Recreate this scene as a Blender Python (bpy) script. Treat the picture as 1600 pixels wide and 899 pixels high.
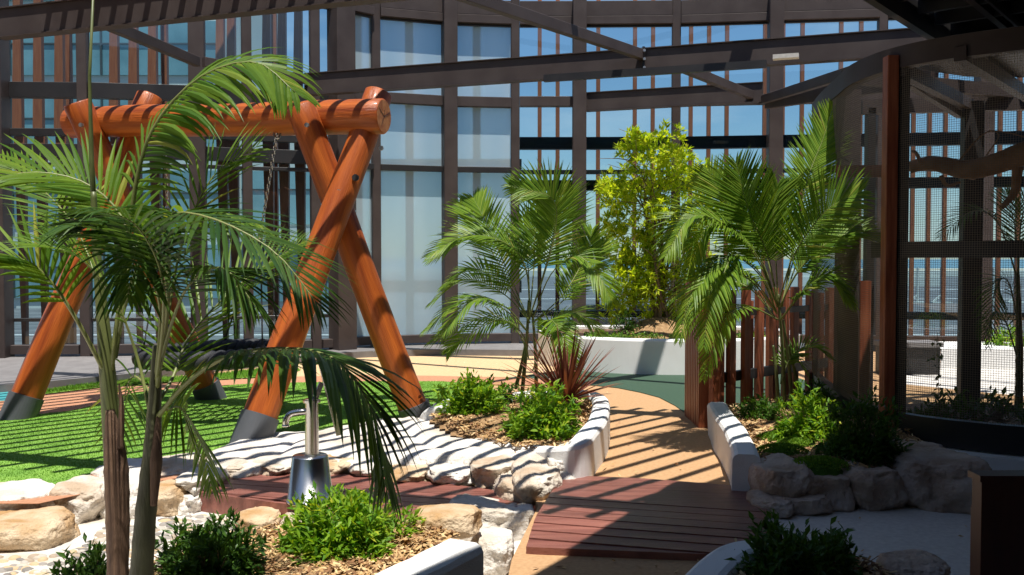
import bpy, math, random
import numpy as np
from mathutils import Vector, Matrix, noise
from mathutils.geometry import tessellate_polygon
R = math.radians
scene = bpy.context.scene
C = scene.collection
for o in list(bpy.data.objects): bpy.data.objects.remove(o)

# ------------------------------------------------------------ camera, sky, sun, exposure
F = 1450.0; PITCH = R(1.76); CAMZ = 1.5
cam = bpy.data.cameras.new('camera'); camo = bpy.data.objects.new('camera', cam); C.objects.link(camo)
camo.location = (0, 0, CAMZ); camo.rotation_euler = (R(90) - PITCH, 0, 0)
cam.sensor_width = 36; cam.lens = 36 * F / 1600; cam.clip_end = 20000; cam.clip_start = 0.05
cam.dof.use_dof = True; cam.dof.focus_distance = 7.5; cam.dof.aperture_fstop = 14
scene.camera = camo
SX, SY = -0.06, 0.27                      # light travels along (SX, SY, -1)
ELEV = math.atan2(1, math.hypot(SX, SY)); AZ = math.atan2(-SX, -SY)   # direction to the sun, clockwise from +Y
world = bpy.data.worlds.new('World'); scene.world = world; world.use_nodes = True
nt = world.node_tree; nt.nodes.clear()
wo = nt.nodes.new('ShaderNodeOutputWorld'); bg = nt.nodes.new('ShaderNodeBackground')
sky = nt.nodes.new('ShaderNodeTexSky'); sky.sky_type = 'NISHITA'; sky.sun_disc = False
sky.sun_elevation = ELEV; sky.sun_rotation = AZ; sky.air_density = 1.2; sky.dust_density = 0.1; sky.ozone_density = 6.0
tc = nt.nodes.new('ShaderNodeTexCoord'); mp = nt.nodes.new('ShaderNodeMapping')
mp.inputs['Scale'].default_value = (1.2, 1.2, 5.0)
nz = nt.nodes.new('ShaderNodeTexNoise'); nz.inputs['Scale'].default_value = 2.2; nz.inputs['Detail'].default_value = 7; nz.inputs['Roughness'].default_value = .55
cr = nt.nodes.new('ShaderNodeValToRGB'); cr.color_ramp.elements[0].position = .50; cr.color_ramp.elements[1].position = .78
cr.color_ramp.elements[1].color = (.75, .75, .75, 1)
mx = nt.nodes.new('ShaderNodeMix'); mx.data_type = 'RGBA'; mx.inputs['B'].default_value = (7.0, 7.4, 7.8, 1)
nt.links.new(tc.outputs['Generated'], mp.inputs[0]); nt.links.new(mp.outputs[0], nz.inputs['Vector'])
nt.links.new(nz.outputs[0], cr.inputs[0]); nt.links.new(cr.outputs[0], mx.inputs['Factor'])
nt.links.new(sky.outputs[0], mx.inputs['A']); nt.links.new(mx.outputs['Result'], bg.inputs[0])
bg.inputs[1].default_value = 0.08; nt.links.new(bg.outputs[0], wo.inputs[0])
sun = bpy.data.lights.new('sun', 'SUN'); sun.energy = 5.0; sun.angle = R(.42); sun.color = (1, .955, .88)
suno = bpy.data.objects.new('sun', sun); C.objects.link(suno)
suno.rotation_euler = Vector((SX, SY, -1)).to_track_quat('-Z', 'Y').to_euler(); suno.location = (0, 0, 30)
vs = scene.view_settings; vs.view_transform = 'Standard'; vs.look = 'None'; vs.gamma = 1; vs.exposure = 0.42; vs.use_curve_mapping = False
scene.cycles.max_bounces = 10; scene.cycles.transparent_max_bounces = 24

# ------------------------------------------------------------ helpers
CP, SP = math.cos(PITCH), math.sin(PITCH)
def ray(px, py):
    u = (px - 800) / F; v = (449.5 - py) / F
    return Vector((u, CP + v * SP, -SP + v * CP))
def at(px, py, Y):
    d = ray(px, py); t = Y / d.y
    return Vector((d.x * t, Y, CAMZ + d.z * t))
def G(px, py, z=0.0):
    d = ray(px, py); t = (z - CAMZ) / d.z
    return Vector((d.x * t, d.y * t, z))
def atx(px, Y): return (px - 800) / F * Y

class MB:
    def __init__(s): s.v = []; s.f = []; s.mi = []
    def add(s, vs_, fs, m=0):
        b = len(s.v); s.v.extend([tuple(p) for p in vs_]); s.f.extend([tuple(b + i for i in f) for f in fs]); s.mi.extend([m] * len(fs))
    def box(s, c, size, M=None, m=0):
        x, y, z = [a / 2 for a in size]
        vv = [Vector(p) for p in ((-x,-y,-z),(x,-y,-z),(x,y,-z),(-x,y,-z),(-x,-y,z),(x,-y,z),(x,y,z),(-x,y,z))]
        if M is not None: vv = [M @ p for p in vv]
        c = Vector(c); s.add([p + c for p in vv], [(3,2,1,0),(4,5,6,7),(0,1,5,4),(1,2,6,5),(2,3,7,6),(3,0,4,7)], m)
    def bar(s, p0, p1, w, h, up=(0,0,1), m=0, ch=0.0):
        p0 = Vector(p0); p1 = Vector(p1); t = (p1 - p0).normalized(); up = Vector(up)
        a = t.cross(up)
        if a.length < 1e-4: a = t.cross(Vector((0,1,0)))
        a.normalize(); b = a.cross(t).normalized()
        if ch > 0:
            prof = [(-w/2+ch,-h/2),(w/2-ch,-h/2),(w/2,-h/2+ch),(w/2,h/2-ch),(w/2-ch,h/2),(-w/2+ch,h/2),(-w/2,h/2-ch),(-w/2,-h/2+ch)]
        else: prof = [(-w/2,-h/2),(w/2,-h/2),(w/2,h/2),(-w/2,h/2)]
        n = len(prof)
        vv = [p0 + a*x + b*y for x, y in prof] + [p1 + a*x + b*y for x, y in prof]
        s.add(vv, [tuple(range(n))[::-1], tuple(range(n, 2*n))] + [(i, (i+1) % n, (i+1) % n + n, i + n) for i in range(n)], m)
    def tube(s, pts, rad, seg=8, cap=True, m=0):
        pts = [Vector(p) for p in pts]; n = len(pts)
        if not hasattr(rad, '__len__'): rad = [rad] * n
        ref = None; vv = []; fs = []
        for i, p in enumerate(pts):
            t = (pts[min(i+1, n-1)] - pts[max(i-1, 0)])
            t = t.normalized() if t.length > 1e-9 else Vector((0,0,1))
            if ref is None:
                ref = t.orthogonal().normalized()
            ref = (ref - t * ref.dot(t))
            ref = ref.normalized() if ref.length > 1e-6 else t.orthogonal().normalized()
            b = t.cross(ref)
            for k in range(seg):
                a = 2*math.pi*k/seg
                vv.append(p + (ref*math.cos(a) + b*math.sin(a)) * rad[i])
        for i in range(n-1):
            for k in range(seg):
                k2 = (k+1) % seg
                fs.append((i*seg+k, i*seg+k2, (i+1)*seg+k2, (i+1)*seg+k))
        if cap: fs.append(tuple(range(seg))[::-1]); fs.append(tuple((n-1)*seg + k for k in range(seg)))
        s.add(vv, fs, m)
    def prism(s, poly, z0, z1, m=0, tops=None):
        poly = [Vector((p[0], p[1])) for p in poly]; n = len(poly)
        area = sum(poly[i].x*poly[(i+1)%n].y - poly[(i+1)%n].x*poly[i].y for i in range(n))
        if area < 0: poly.reverse()
        tri = tessellate_polygon([[Vector((p.x, p.y, 0)) for p in poly]])
        vv = [(p.x, p.y, z0) for p in poly] + [(p.x, p.y, z1) for p in poly]
        fs = [(i, (i+1) % n, (i+1) % n + n, i + n) for i in range(n)]
        for t in tri:
            a, b, c = t
            cr_ = (poly[b]-poly[a]).cross(poly[c]-poly[a])
            if cr_ < 0: a, c = c, a
            fs.append((a+n, b+n, c+n)); fs.append((c, b, a))
        s.add(vv, fs, m)
    def lathe(s, c, prof, seg=32, m=0):
        c = Vector(c); vv = []; fs = []
        for r, z in prof:
            for k in range(seg):
                a = 2*math.pi*k/seg; vv.append(c + Vector((r*math.cos(a), r*math.sin(a), z)))
        for i in range(len(prof)-1):
            for k in range(seg):
                k2 = (k+1) % seg; fs.append((i*seg+k, i*seg+k2, (i+1)*seg+k2, (i+1)*seg+k))
        fs.append(tuple(range(seg))[::-1]); fs.append(tuple((len(prof)-1)*seg+k for k in range(seg)))
        s.add(vv, fs, m)
    def build(s, name, mat, parent=None, smooth=False):
        if not s.v: return None
        off = Vector((0,0,0))
        if parent is not None:
            p = parent
            while p is not None: off += p.location; p = p.parent
        else:
            xs = [v[0] for v in s.v]; ys = [v[1] for v in s.v]; zs = [v[2] for v in s.v]
            off = Vector(((min(xs)+max(xs))/2, (min(ys)+max(ys))/2, min(zs)))
        me = bpy.data.meshes.new(name)
        a = np.array(s.v, dtype=np.float64) - np.array(off)
        me.from_pydata(a.tolist(), [], s.f)
        mats = mat if isinstance(mat, (list, tuple)) else [mat]
        for mm in mats: me.materials.append(mm)
        if len(mats) > 1: me.polygons.foreach_set('material_index', s.mi)
        if smooth: me.polygons.foreach_set('use_smooth', [True]*len(me.polygons))
        me.update()
        o = bpy.data.objects.new(name, me); C.objects.link(o)
        if parent is not None: o.parent = parent
        else: o.location = off
        return o

def tag(o, label=None, cat=None, group=None, kind=None):
    if label: o['label'] = label
    if cat: o['category'] = cat
    if group: o['group'] = group
    if kind: o['kind'] = kind
    return o
def empty(name, loc, label, cat, group=None):
    o = bpy.data.objects.new(name, None); C.objects.link(o); o.location = loc; o.empty_display_size = .1
    return tag(o, label, cat, group)
def struct(o): o['kind'] = 'structure'; return o

def spline(pts, n):
    P = [Vector(p) for p in pts]; P = [P[0]*2-P[1]] + P + [P[-1]*2-P[-2]]
    out = []; segs = len(P) - 3
    for i in range(n):
        t = i/(n-1)*segs; k = min(int(t), segs-1); u = t-k
        a, b, c, d = P[k:k+4]
        out.append(0.5*((2*b) + (c-a)*u + (2*a-5*b+4*c-d)*u*u + (3*b-a-3*c+d)*u**3))
    return out
def inpoly(x, y, poly):
    c = False; n = len(poly); j = n-1
    for i in range(n):
        xi, yi = poly[i][0], poly[i][1]; xj, yj = poly[j][0], poly[j][1]
        if (yi > y) != (yj > y) and x < (xj-xi)*(y-yi)/(yj-yi)+xi: c = not c
        j = i
    return c
def smoothloop(pts, n, closed=True):
    P = [Vector(p) for p in pts]
    if not closed: return spline(P, n)
    m = len(P); out = []
    for i in range(n):
        t = i/n*m; k = int(t); u = t-k
        a, b, c, d = P[(k-1) % m], P[k % m], P[(k+1) % m], P[(k+2) % m]
        out.append(0.5*((2*b) + (c-a)*u + (2*a-5*b+4*c-d)*u*u + (3*b-a-3*c+d)*u**3))
    return out

# ------------------------------------------------------------ materials
def mat(name, col, rough=.7, col2=None, scale=8, bump=0, bscale=40, metal=0, stretch=None, spec=None, detail=5, lo=.35, hi=.65, coat=0, dist=.01):
    m = bpy.data.materials.new(name); m.use_nodes = True; t = m.node_tree; b = t.nodes['Principled BSDF']
    b.inputs['Base Color'].default_value = (*col, 1); b.inputs['Roughness'].default_value = rough; b.inputs['Metallic'].default_value = metal
    if spec is not None: b.inputs['Specular IOR Level'].default_value = spec
    if coat: b.inputs['Coat Weight'].default_value = coat; b.inputs['Coat Roughness'].default_value = .15
    tcn = t.nodes.new('ShaderNodeTexCoord'); src = tcn.outputs['Object']
    if stretch:
        mpn = t.nodes.new('ShaderNodeMapping'); mpn.inputs['Scale'].default_value = stretch
        t.links.new(src, mpn.inputs[0]); src = mpn.outputs[0]
    if col2:
        n = t.nodes.new('ShaderNodeTexNoise'); n.inputs['Scale'].default_value = scale; n.inputs['Detail'].default_value = detail
        r = t.nodes.new('ShaderNodeValToRGB'); r.color_ramp.elements[0].position = lo; r.color_ramp.elements[1].position = hi
        r.color_ramp.elements[0].color = (*col, 1); r.color_ramp.elements[1].color = (*col2, 1)
        t.links.new(src, n.inputs['Vector']); t.links.new(n.outputs[0], r.inputs[0]); t.links.new(r.outputs[0], b.inputs['Base Color'])
        m['ramp'] = 1
    if bump:
        n2 = t.nodes.new('ShaderNodeTexNoise'); n2.inputs['Scale'].default_value = bscale; n2.inputs['Detail'].default_value = 6
        bp = t.nodes.new('ShaderNodeBump'); bp.inputs['Strength'].default_value = bump; bp.inputs['Distance'].default_value = dist
        t.links.new(src, n2.inputs['Vector']); t.links.new(n2.outputs[0], bp.inputs['Height']); t.links.new(bp.outputs[0], b.inputs['Normal'])
    return m
def leafmat(name, c1, c2, c3=None, trans=.35, rough=.4):
    m = bpy.data.materials.new(name); m.use_nodes = True; t = m.node_tree; b = t.nodes['Principled BSDF']; out = t.nodes['Material Output']
    g = t.nodes.new('ShaderNodeNewGeometry'); r = t.nodes.new('ShaderNodeValToRGB')
    r.color_ramp.elements[0].color = (*c1, 1); r.color_ramp.elements[1].color = (*c2, 1)
    if c3: e = r.color_ramp.elements.new(.93); e.color = (*c2, 1); r.color_ramp.elements[-1].color = (*c3, 1)
    t.links.new(g.outputs['Random Per Island'], r.inputs[0])
    t.links.new(r.outputs[0], b.inputs['Base Color']); b.inputs['Roughness'].default_value = rough; b.inputs['Specular IOR Level'].default_value = .22
    tr = t.nodes.new('ShaderNodeBsdfTranslucent')
    mm = t.nodes.new('ShaderNodeMix'); mm.data_type = 'RGBA'; mm.blend_type = 'MULTIPLY'; mm.inputs['Factor'].default_value = 1
    mm.inputs['B'].default_value = (1.6, 1.5, .5, 1); t.links.new(r.outputs[0], mm.inputs['A']); t.links.new(mm.outputs['Result'], tr.inputs[0])
    ms = t.nodes.new('ShaderNodeMixShader'); ms.inputs[0].default_value = trans
    t.links.new(b.outputs[0], ms.inputs[1]); t.links.new(tr.outputs[0], ms.inputs[2]); t.links.new(ms.outputs[0], out.inputs[0])
    return m
def glassmat(name, tint, gloss=.12, rough=0.0):
    m = bpy.data.materials.new(name); m.use_nodes = True; t = m.node_tree; out = t.nodes['Material Output']; t.nodes.remove(t.nodes['Principled BSDF'])
    tr = t.nodes.new('ShaderNodeBsdfTransparent'); tr.inputs[0].default_value = (*tint, 1)
    gl = t.nodes.new('ShaderNodeBsdfGlossy'); gl.inputs['Roughness'].default_value = rough; gl.inputs[0].default_value = (1,1,1,1)
    lw = t.nodes.new('ShaderNodeFresnel'); lw.inputs[0].default_value = 1.5
    ma = t.nodes.new('ShaderNodeMath'); ma.operation = 'MULTIPLY_ADD'; ma.inputs[1].default_value = 1.0; ma.inputs[2].default_value = gloss
    ms = t.nodes.new('ShaderNodeMixShader'); t.links.new(lw.outputs[0], ma.inputs[0]); t.links.new(ma.outputs[0], ms.inputs[0])
    t.links.new(tr.outputs[0], ms.inputs[1]); t.links.new(gl.outputs[0], ms.inputs[2]); t.links.new(ms.outputs[0], out.inputs[0])
    return m

M = {}
M['steel'] = mat('brown_powdercoat', (.058,.044,.041), .5, (.076,.060,.056), 3, .08, 300, spec=.25)
M['steel_dark'] = mat('dark_powdercoat', (.018,.017,.018), .45, (.028,.026,.026), 3)
M['bolt'] = mat('galvanised', (.5,.5,.5), .35, metal=.8)
M['fin'] = mat('fin_timber', (.30,.085,.04), .5, (.38,.13,.06), 5, .2, 60, stretch=(8,8,.6))
M['wood_log'] = mat('stained_log', (.20,.036,.009), .38, (.50,.125,.022), 1.7, .6, 14, stretch=(9,9,.55), coat=.08, lo=.26, hi=.66, spec=.3)
M['wood_end'] = mat('log_end_grain', (.42,.13,.035), .5, (.58,.24,.08), 14, .3, 60, lo=.4, hi=.6)
M['wood_deck'] = mat('decking', (.18,.065,.05), .33, (.32,.125,.095), 2.2, .35, 20, stretch=(1.2,22,6), lo=.35, hi=.68)
def island_tint(m, lo=.72, hi=1.2):
    t = m.node_tree; bs = t.nodes['Principled BSDF']; lk = bs.inputs['Base Color'].links[0]; src = lk.from_socket
    g = t.nodes.new('ShaderNodeNewGeometry'); mr = t.nodes.new('ShaderNodeMapRange'); mr.inputs['To Min'].default_value = lo; mr.inputs['To Max'].default_value = hi
    mm = t.nodes.new('ShaderNodeMix'); mm.data_type = 'RGBA'; mm.blend_type = 'MULTIPLY'; mm.inputs['Factor'].default_value = 1
    cb_ = t.nodes.new('ShaderNodeCombineColor'); t.links.new(g.outputs['Random Per Island'], mr.inputs[0])
    for k_ in range(3): t.links.new(mr.outputs[0], cb_.inputs[k_])
    t.links.new(src, mm.inputs['A']); t.links.new(cb_.outputs[0], mm.inputs['B']); t.links.new(mm.outputs['Result'], bs.inputs['Base Color'])
island_tint(M['wood_deck'], .82, 1.15)
M['wood_fence'] = mat('fence_timber', (.22,.055,.025), .42, (.38,.12,.055), 3, .3, 25, stretch=(12,12,.8))
M['wood_dark'] = mat('dark_timber', (.05,.014,.008), .4, (.07,.02,.012), 4, stretch=(6,6,.6))
M['render'] = mat('white_render', (.80,.80,.79), .85, (.62,.60,.55), 5, .7, 140, dist=.005, lo=.58, hi=.9, detail=8)
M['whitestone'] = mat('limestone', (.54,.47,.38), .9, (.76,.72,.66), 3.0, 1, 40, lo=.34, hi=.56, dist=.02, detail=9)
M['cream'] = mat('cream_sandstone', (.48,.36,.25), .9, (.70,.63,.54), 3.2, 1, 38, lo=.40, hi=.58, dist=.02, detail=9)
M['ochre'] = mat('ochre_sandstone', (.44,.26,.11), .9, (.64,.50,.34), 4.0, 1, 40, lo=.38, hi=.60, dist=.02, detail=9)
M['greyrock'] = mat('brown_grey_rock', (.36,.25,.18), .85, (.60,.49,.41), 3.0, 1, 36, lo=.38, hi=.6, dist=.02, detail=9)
M['sleeve'] = mat('grey_sleeve', (.075,.08,.09), .5, (.09,.095,.105), 6)
M['steel_pol'] = mat('stainless', (.62,.60,.57), .24, metal=1, bump=.05, bscale=60, stretch=(1,1,30))
M['rope'] = mat('black_rope', (.013,.014,.017), .55, (.03,.032,.037), 60, .6, 200)
M['chain'] = mat('chain_steel', (.35,.34,.33), .3, metal=1)
M['soil'] = mat('dark_mulch', (.10,.055,.03), .95, (.2,.12,.07), 20, .8, 60)
M['mulch'] = mat('mulch_bed', (.28,.16,.07), .95, (.44,.28,.14), 28, 1, 70, dist=.02)
M['paving'] = mat('grey_paving', (.16,.15,.15), .7, (.2,.19,.188), 6, .2, 80)
M['glass_clear'] = glassmat('clear_glass', (.80,.93,.98), .0)
M['conc'] = mat('pale_concrete', (.56,.53,.49), .9, (.66,.63,.58), 30, .35, 150, dist=.004)
M['bark'] = mat('bark', (.16,.11,.07), .9, (.24,.18,.12), 10, .6, 50)
M['perch'] = mat('dead_wood', (.26,.13,.06), .9, (.42,.24,.13), 8, .8, 30)
M['stem2'] = mat('dark_stem', (.045,.045,.02), .5, (.10,.105,.05), 4, .3, 30, stretch=(5,5,1))
M['black'] = mat('black_rubber', (.02,.02,.022), .6)
M['fascia'] = mat('dark_soffit', (.018,.016,.016), .5)

def frosted(name):
    m = bpy.data.materials.new(name); m.use_nodes = True; t = m.node_tree; out = t.nodes['Material Output']; b = t.nodes['Principled BSDF']
    b.inputs['Base Color'].default_value = (.33,.47,.53,1); b.inputs['Roughness'].default_value = .25
    tcn = t.nodes.new('ShaderNodeTexCoord'); mpn = t.nodes.new('ShaderNodeMapping'); mpn.inputs['Scale'].default_value = (1.6,1.6,.12)
    n = t.nodes.new('ShaderNodeTexNoise'); n.inputs['Scale'].default_value = 1.5; n.inputs['Detail'].default_value = 1
    r = t.nodes.new('ShaderNodeValToRGB'); r.color_ramp.elements[0].position = .3; r.color_ramp.elements[1].position = .7
    r.color_ramp.elements[0].color = (.52,.68,.75,1); r.color_ramp.elements[1].color = (.68,.80,.84,1)
    t.links.new(tcn.outputs['Object'], mpn.inputs[0]); t.links.new(mpn.outputs[0], n.inputs['Vector']); t.links.new(n.outputs[0], r.inputs[0])
    t.links.new(r.outputs[0], b.inputs['Base Color'])
    rf = t.nodes.new('ShaderNodeBsdfRefraction'); rf.inputs['Roughness'].default_value = .42; rf.inputs['IOR'].default_value = 1.02; rf.inputs[0].default_value = (.66,.88,1,1)
    ms = t.nodes.new('ShaderNodeMixShader'); ms.inputs[0].default_value = .5
    t.links.new(b.outputs[0], ms.inputs[1]); t.links.new(rf.outputs[0], ms.inputs[2]); t.links.new(ms.outputs[0], out.inputs[0])
    return m
M['glass_frost'] = frosted('frosted_glass')

L = {}
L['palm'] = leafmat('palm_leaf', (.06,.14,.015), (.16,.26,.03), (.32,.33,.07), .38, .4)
L['palm_b'] = leafmat('palm_leaf_mid', (.07,.17,.025), (.16,.28,.04), (.28,.30,.07), .38, .42)
L['palm_c'] = leafmat('palm_leaf_lit', (.10,.21,.025), (.24,.36,.04), (.42,.42,.10), .42, .4)  # brighter leaf copy, the sunlit look is put into the colour
L['palm_shade'] = leafmat('palm_leaf_shaded', (.025,.07,.015), (.07,.13,.025), None, .28, .35)  # darker leaf copy, shade on the fronds is put into the colour
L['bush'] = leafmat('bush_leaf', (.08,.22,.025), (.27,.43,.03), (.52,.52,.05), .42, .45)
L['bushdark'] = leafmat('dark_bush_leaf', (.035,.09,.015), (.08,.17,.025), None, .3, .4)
L['tree'] = leafmat('shrub_leaf', (.30,.44,.025), (.56,.64,.05), (.72,.66,.08), .5, .42)
L['cord'] = leafmat('red_strap_leaf', (.16,.045,.035), (.32,.12,.085), (.40,.20,.13), .25, .35)
L['moss'] = leafmat('moss', (.09,.2,.02), (.2,.33,.03), None, .3, .7)
L['turf'] = leafmat('turf_blade', (.13,.28,.03), (.22,.40,.055), None, .25, .8)
L['chip'] = mat('wood_chip', (.34,.2,.09), .9, (.6,.42,.22), 30)
M['stem'] = mat('green_stem', (.075,.10,.03), .45, (.15,.17,.055), 6, stretch=(4,4,1))
M['rachis'] = mat('frond_rib', (.16,.2,.05), .45, (.24,.25,.08), 6)
M['sheath'] = mat('palm_sheath', (.085,.045,.028), .7, (.19,.11,.065), 5, .6, 30, stretch=(10,10,.7))

# ------------------------------------------------------------ ground sheets
def sheet(name, poly, z, m):
    b = MB(); b.prism(poly, z-.003, z, 0); o = b.build(name, m); return struct(o)
def gp(pts, z=0.0): return [G(x, y, z) for x, y in pts]
m_tan = mat('tan_softfall', (.43,.25,.12), .9, (.52,.315,.16), 40, .5, 300, dist=.004)
m_tan2 = mat('pale_tan_softfall', (.56,.38,.20), .9, (.64,.45,.25), 30, .4, 300, dist=.004)
m_green = mat('green_softfall', (.028,.065,.038), .85, (.038,.082,.05), 40, .4, 300, dist=.004)
m_brick = mat('terracotta_softfall', (.42,.19,.10), .9, (.5,.25,.14), 40, .4, 300, dist=.004)
m_teal = mat('teal_softfall', (.05,.30,.32), .9)
m_turf = mat('turf_base', (.13,.28,.035), .95, (.22,.40,.06), 3, .3, 200)
m_asph = mat('asphalt', (.06,.062,.068), .8, (.15,.15,.155), .9, .4, 40, stretch=(1,3.5,1))
m_sea = mat('sea', (.06,.16,.22), .25, (.09,.2,.26), .02)
b = MB(); b.box((0, 60, -.81), (400, 200, 1)); struct(b.build('ground', m_asph))
b = MB(); b.box((0, 4000, -1.65), (12000, 9000, .5)); struct(b.build('sea', m_sea))
inner = [(-9,5.6),(-3.7,5.75),(-3.1,5.9),(-2.4,6.3),(-1.5,6.75),(-.35,6.5),(.1,6.1),(.16,5.6),(0,4.6),(-.05,3.9),(-.3,3.3),(-.9,2.6),(-1.2,-5),(12,-5),(12,14.6),(8,14.9),(4,15.4),(0,15.6),(-2.4,14.8),(-5,13.9),(-9,13.4)]
b = MB(); b.prism(inner, -.3, 0); path = struct(b.build('path', m_tan))
cream = gp([(540,560),(700,556),(880,556),(930,570),(920,592),(800,590),(690,589),(560,587),(430,590),(400,575)])
sheet('pavement', cream, .004, m_tan2)
def oarc(pts, n=40): return smoothloop(pts, n, False)
curve = gp([(1000,614),(1030,622),(1055,635),(1075,650),(1088,664)])
greenp = gp([(790,592),(885,578),(1000,584),(1200,575),(1300,610),(1200,640),(1088,664)]) + curve[::-1][1:] + gp([(965,607),(925,603),(860,602),(800,603)])
sheet('softfall', greenp, .008, m_green)
brick = gp([(-60,660),(60,652),(160,636),(215,617),(295,610),(390,604),(460,602),(690,600),(790,603),(860,603),(860,594),(690,589),(560,587),(460,591),(390,594),(280,600),(165,608),(75,618),(-60,632)])
sheet('garden_path', brick, .012, m_brick)
teal = gp([(-60,605),(14,607),(12,628),(-60,632)])
sheet('play_surface', teal, .016, m_teal)
lawn_far = [(-60,664),(58,650),(110,645),(156,634),(213,615),(295,608),(390,602),(460,600),(570,598),(690,598),(760,604),(800,625)]
lawn_near = [(700,650),(640,672),(540,690),(430,700),(350,712),(250,722),(155,742),(60,772),(0,772),(-60,772)]
LAWN = gp(lawn_far + lawn_near)
sheet('lawn', LAWN, .016, m_turf)
strip = gp([(20,622),(75,612),(150,600),(240,594),(330,588),(395,580),(440,576),(470,580),(440,588),(390,592),(280,598),(165,606),(75,617)])
sheet('lawn', strip, .016, m_turf)
# tan edging between the lawn and the rocks
edge = gp([(-60,778),(60,775),(157,741),(250,725),(350,716),(350,740),(150,772),(60,792),(-60,792)], .0)
sheet('lawn_edging', edge, .02, m_brick)

rng = np.random.default_rng(5)
def pts_in(poly, n, z=0):
    xs = [p[0] for p in poly]; ys = [p[1] for p in poly]; out = []
    x0, x1, y0, y1 = min(xs), max(xs), min(ys), max(ys)
    while len(out) < n:
        x = rng.uniform(x0, x1); y = rng.uniform(y0, y1)
        if inpoly(x, y, poly): out.append((x, y))
    return out
def blades(name, poly, n, h, w, z, m, label, cat, kind='stuff'):
    b = MB(); vv = []; fs = []
    for i, (x, y) in enumerate(pts_in(poly, n)):
        a = rng.uniform(0, 2*math.pi); hh = h*rng.uniform(.6, 1.2); lx, ly = rng.normal(0, .35*h, 2)
        dx, dy = w*math.cos(a), w*math.sin(a); k = 3*i
        vv += [(x-dx, y-dy, z), (x+dx, y+dy, z), (x+lx, y+ly, z+hh)]; fs.append((k, k+1, k+2))
    b.v = vv; b.f = fs; b.mi = [0]*len(fs)
    return tag(b.build(name, m), label, cat, None, kind)
blades('grass', [p for p in LAWN if True], 110000, .010, .0045, .014, L['turf'], 'short bright green artificial turf under the log swing', 'grass')
blades('grass', strip, 9000, .035, .006, .014, L['turf'], 'narrow strip of turf beside the dark paved ledge', 'grass')

# dark paved ledge in front of the glass
front = gp([(-80,622),(60,611),(200,597),(300,585),(400,575),(480,567),(560,560),(620,557),(700,556),(800,557),(905,557)])
ledge = [Vector((p.x, p.y)) for p in front] + [Vector((1.2,15.9)), Vector((-1,15.8)), Vector((-2.6,15.1)), Vector((-5,14.3)), Vector((-9.5,13.9))]
b = MB(); b.prism(ledge, 0, .10); struct(b.build('paved_ledge', M['paving']))

# ------------------------------------------------------------ pergola frame
nv = Vector((.326,.946,0)); ev = Vector((.946,-.326,0))
def onbeam(c, px, z=4.1):        # plan point of the beam line n.p=c seen at picture column px
    u = (px-800)/F; Y = c/(.326*u+.946); return Vector((u*Y, Y, z))
perg = empty('steel_pergola', (0,8,0), 'brown steel pergola of long angled beams spanning the whole playground', 'pergola')
def beam(c, s0, s1, z0=3.95, h=.3, w=.11, m='steel'):
    p0 = nv*c + ev*s0 + Vector((0,0,z0+h/2)); p1 = nv*c + ev*s1 + Vector((0,0,z0+h/2))
    b = MB(); b.bar(p0, p1, w, h, ch=.006)
    b.bar(p0+Vector((0,0,h/2+.006)), p1+Vector((0,0,h/2+.006)), w+.05, .012); b.bar(p0-Vector((0,0,h/2+.006)), p1-Vector((0,0,h/2+.006)), w+.05, .012)
    return b.build('beam', M[m], perg)
def sof(px, c):
    p = onbeam(c, px); return p.dot(ev)
beam(4.35, -7, 3.2, 3.97); beam(7.95, sof(6,7.95), 2.0); beam(12.18, sof(484,12.18), sof(1480,12.18)); beam(15.18-.2, sof(915,14.98), sof(1190,14.98), 3.95, .28)
def purlin(a, bb, h=.13, w=.09, name='purlin'):
    b = MB(); b.bar(a, bb, w, h, ch=.005); return b.build(name, M['steel'], perg)
purlin(Vector((-1.1,8.7,4.17)), onbeam(12.18, 1003, 4.17)-nv*.06)
purlin(onbeam(7.95,120,4.17), at(308,97,12.9)*1.0)
purlin(at(318,97,12.8), onbeam(12.18, 484, 4.17))
purlin(onbeam(12.18, 1048, 4.05), onbeam(14.98, 1172, 4.05))
purlin(at(1190,157,14.6), at(1345,108,10.6))
purlin(at(1200,160,14.5), at(1460,120,10.4), .2, .1)
# joints with bolts
def bolts(p, n=3, col=None):
    b = MB(); b.box(p, (.03,.05,.34), Matrix.Rotation(R(-19),3,'Z')); o = b.build('bracket', M['steel_dark'], perg)
    b = MB()
    for k in range(n):
        q = Vector(p)+Vector((0,-.04,-.11+.22*k/(n-1))); b.tube([q, q-Vector((0,.03,0))], .018, 8)
    b.build('bolt', M['bolt'], o)
bolts(onbeam(7.95,3,4.1), 4); bolts(onbeam(12.18,1006,4.1)-nv*.07, 3); bolts(onbeam(12.18,480,4.1), 3); bolts(onbeam(14.98,912,4.1)-nv*.05, 4)
# thin linear light bar hung under the middle beam
lb = MB(); lb.bar(onbeam(11.7,850,3.86), onbeam(11.7,1195,3.86), .07, .09); lo_ = lb.build('linear_lamp', M['steel_dark'])
tag(lo_, 'long thin black linear light hung below the middle steel beam', 'lamp')
lb = MB(); lb.bar(onbeam(11.7,1205,3.93), onbeam(11.7,1245,3.93), .12, .05); tag(lb.build('lamp_driver', M['conc']), 'small pale junction box at the end of the black linear light', 'junction box')
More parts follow.
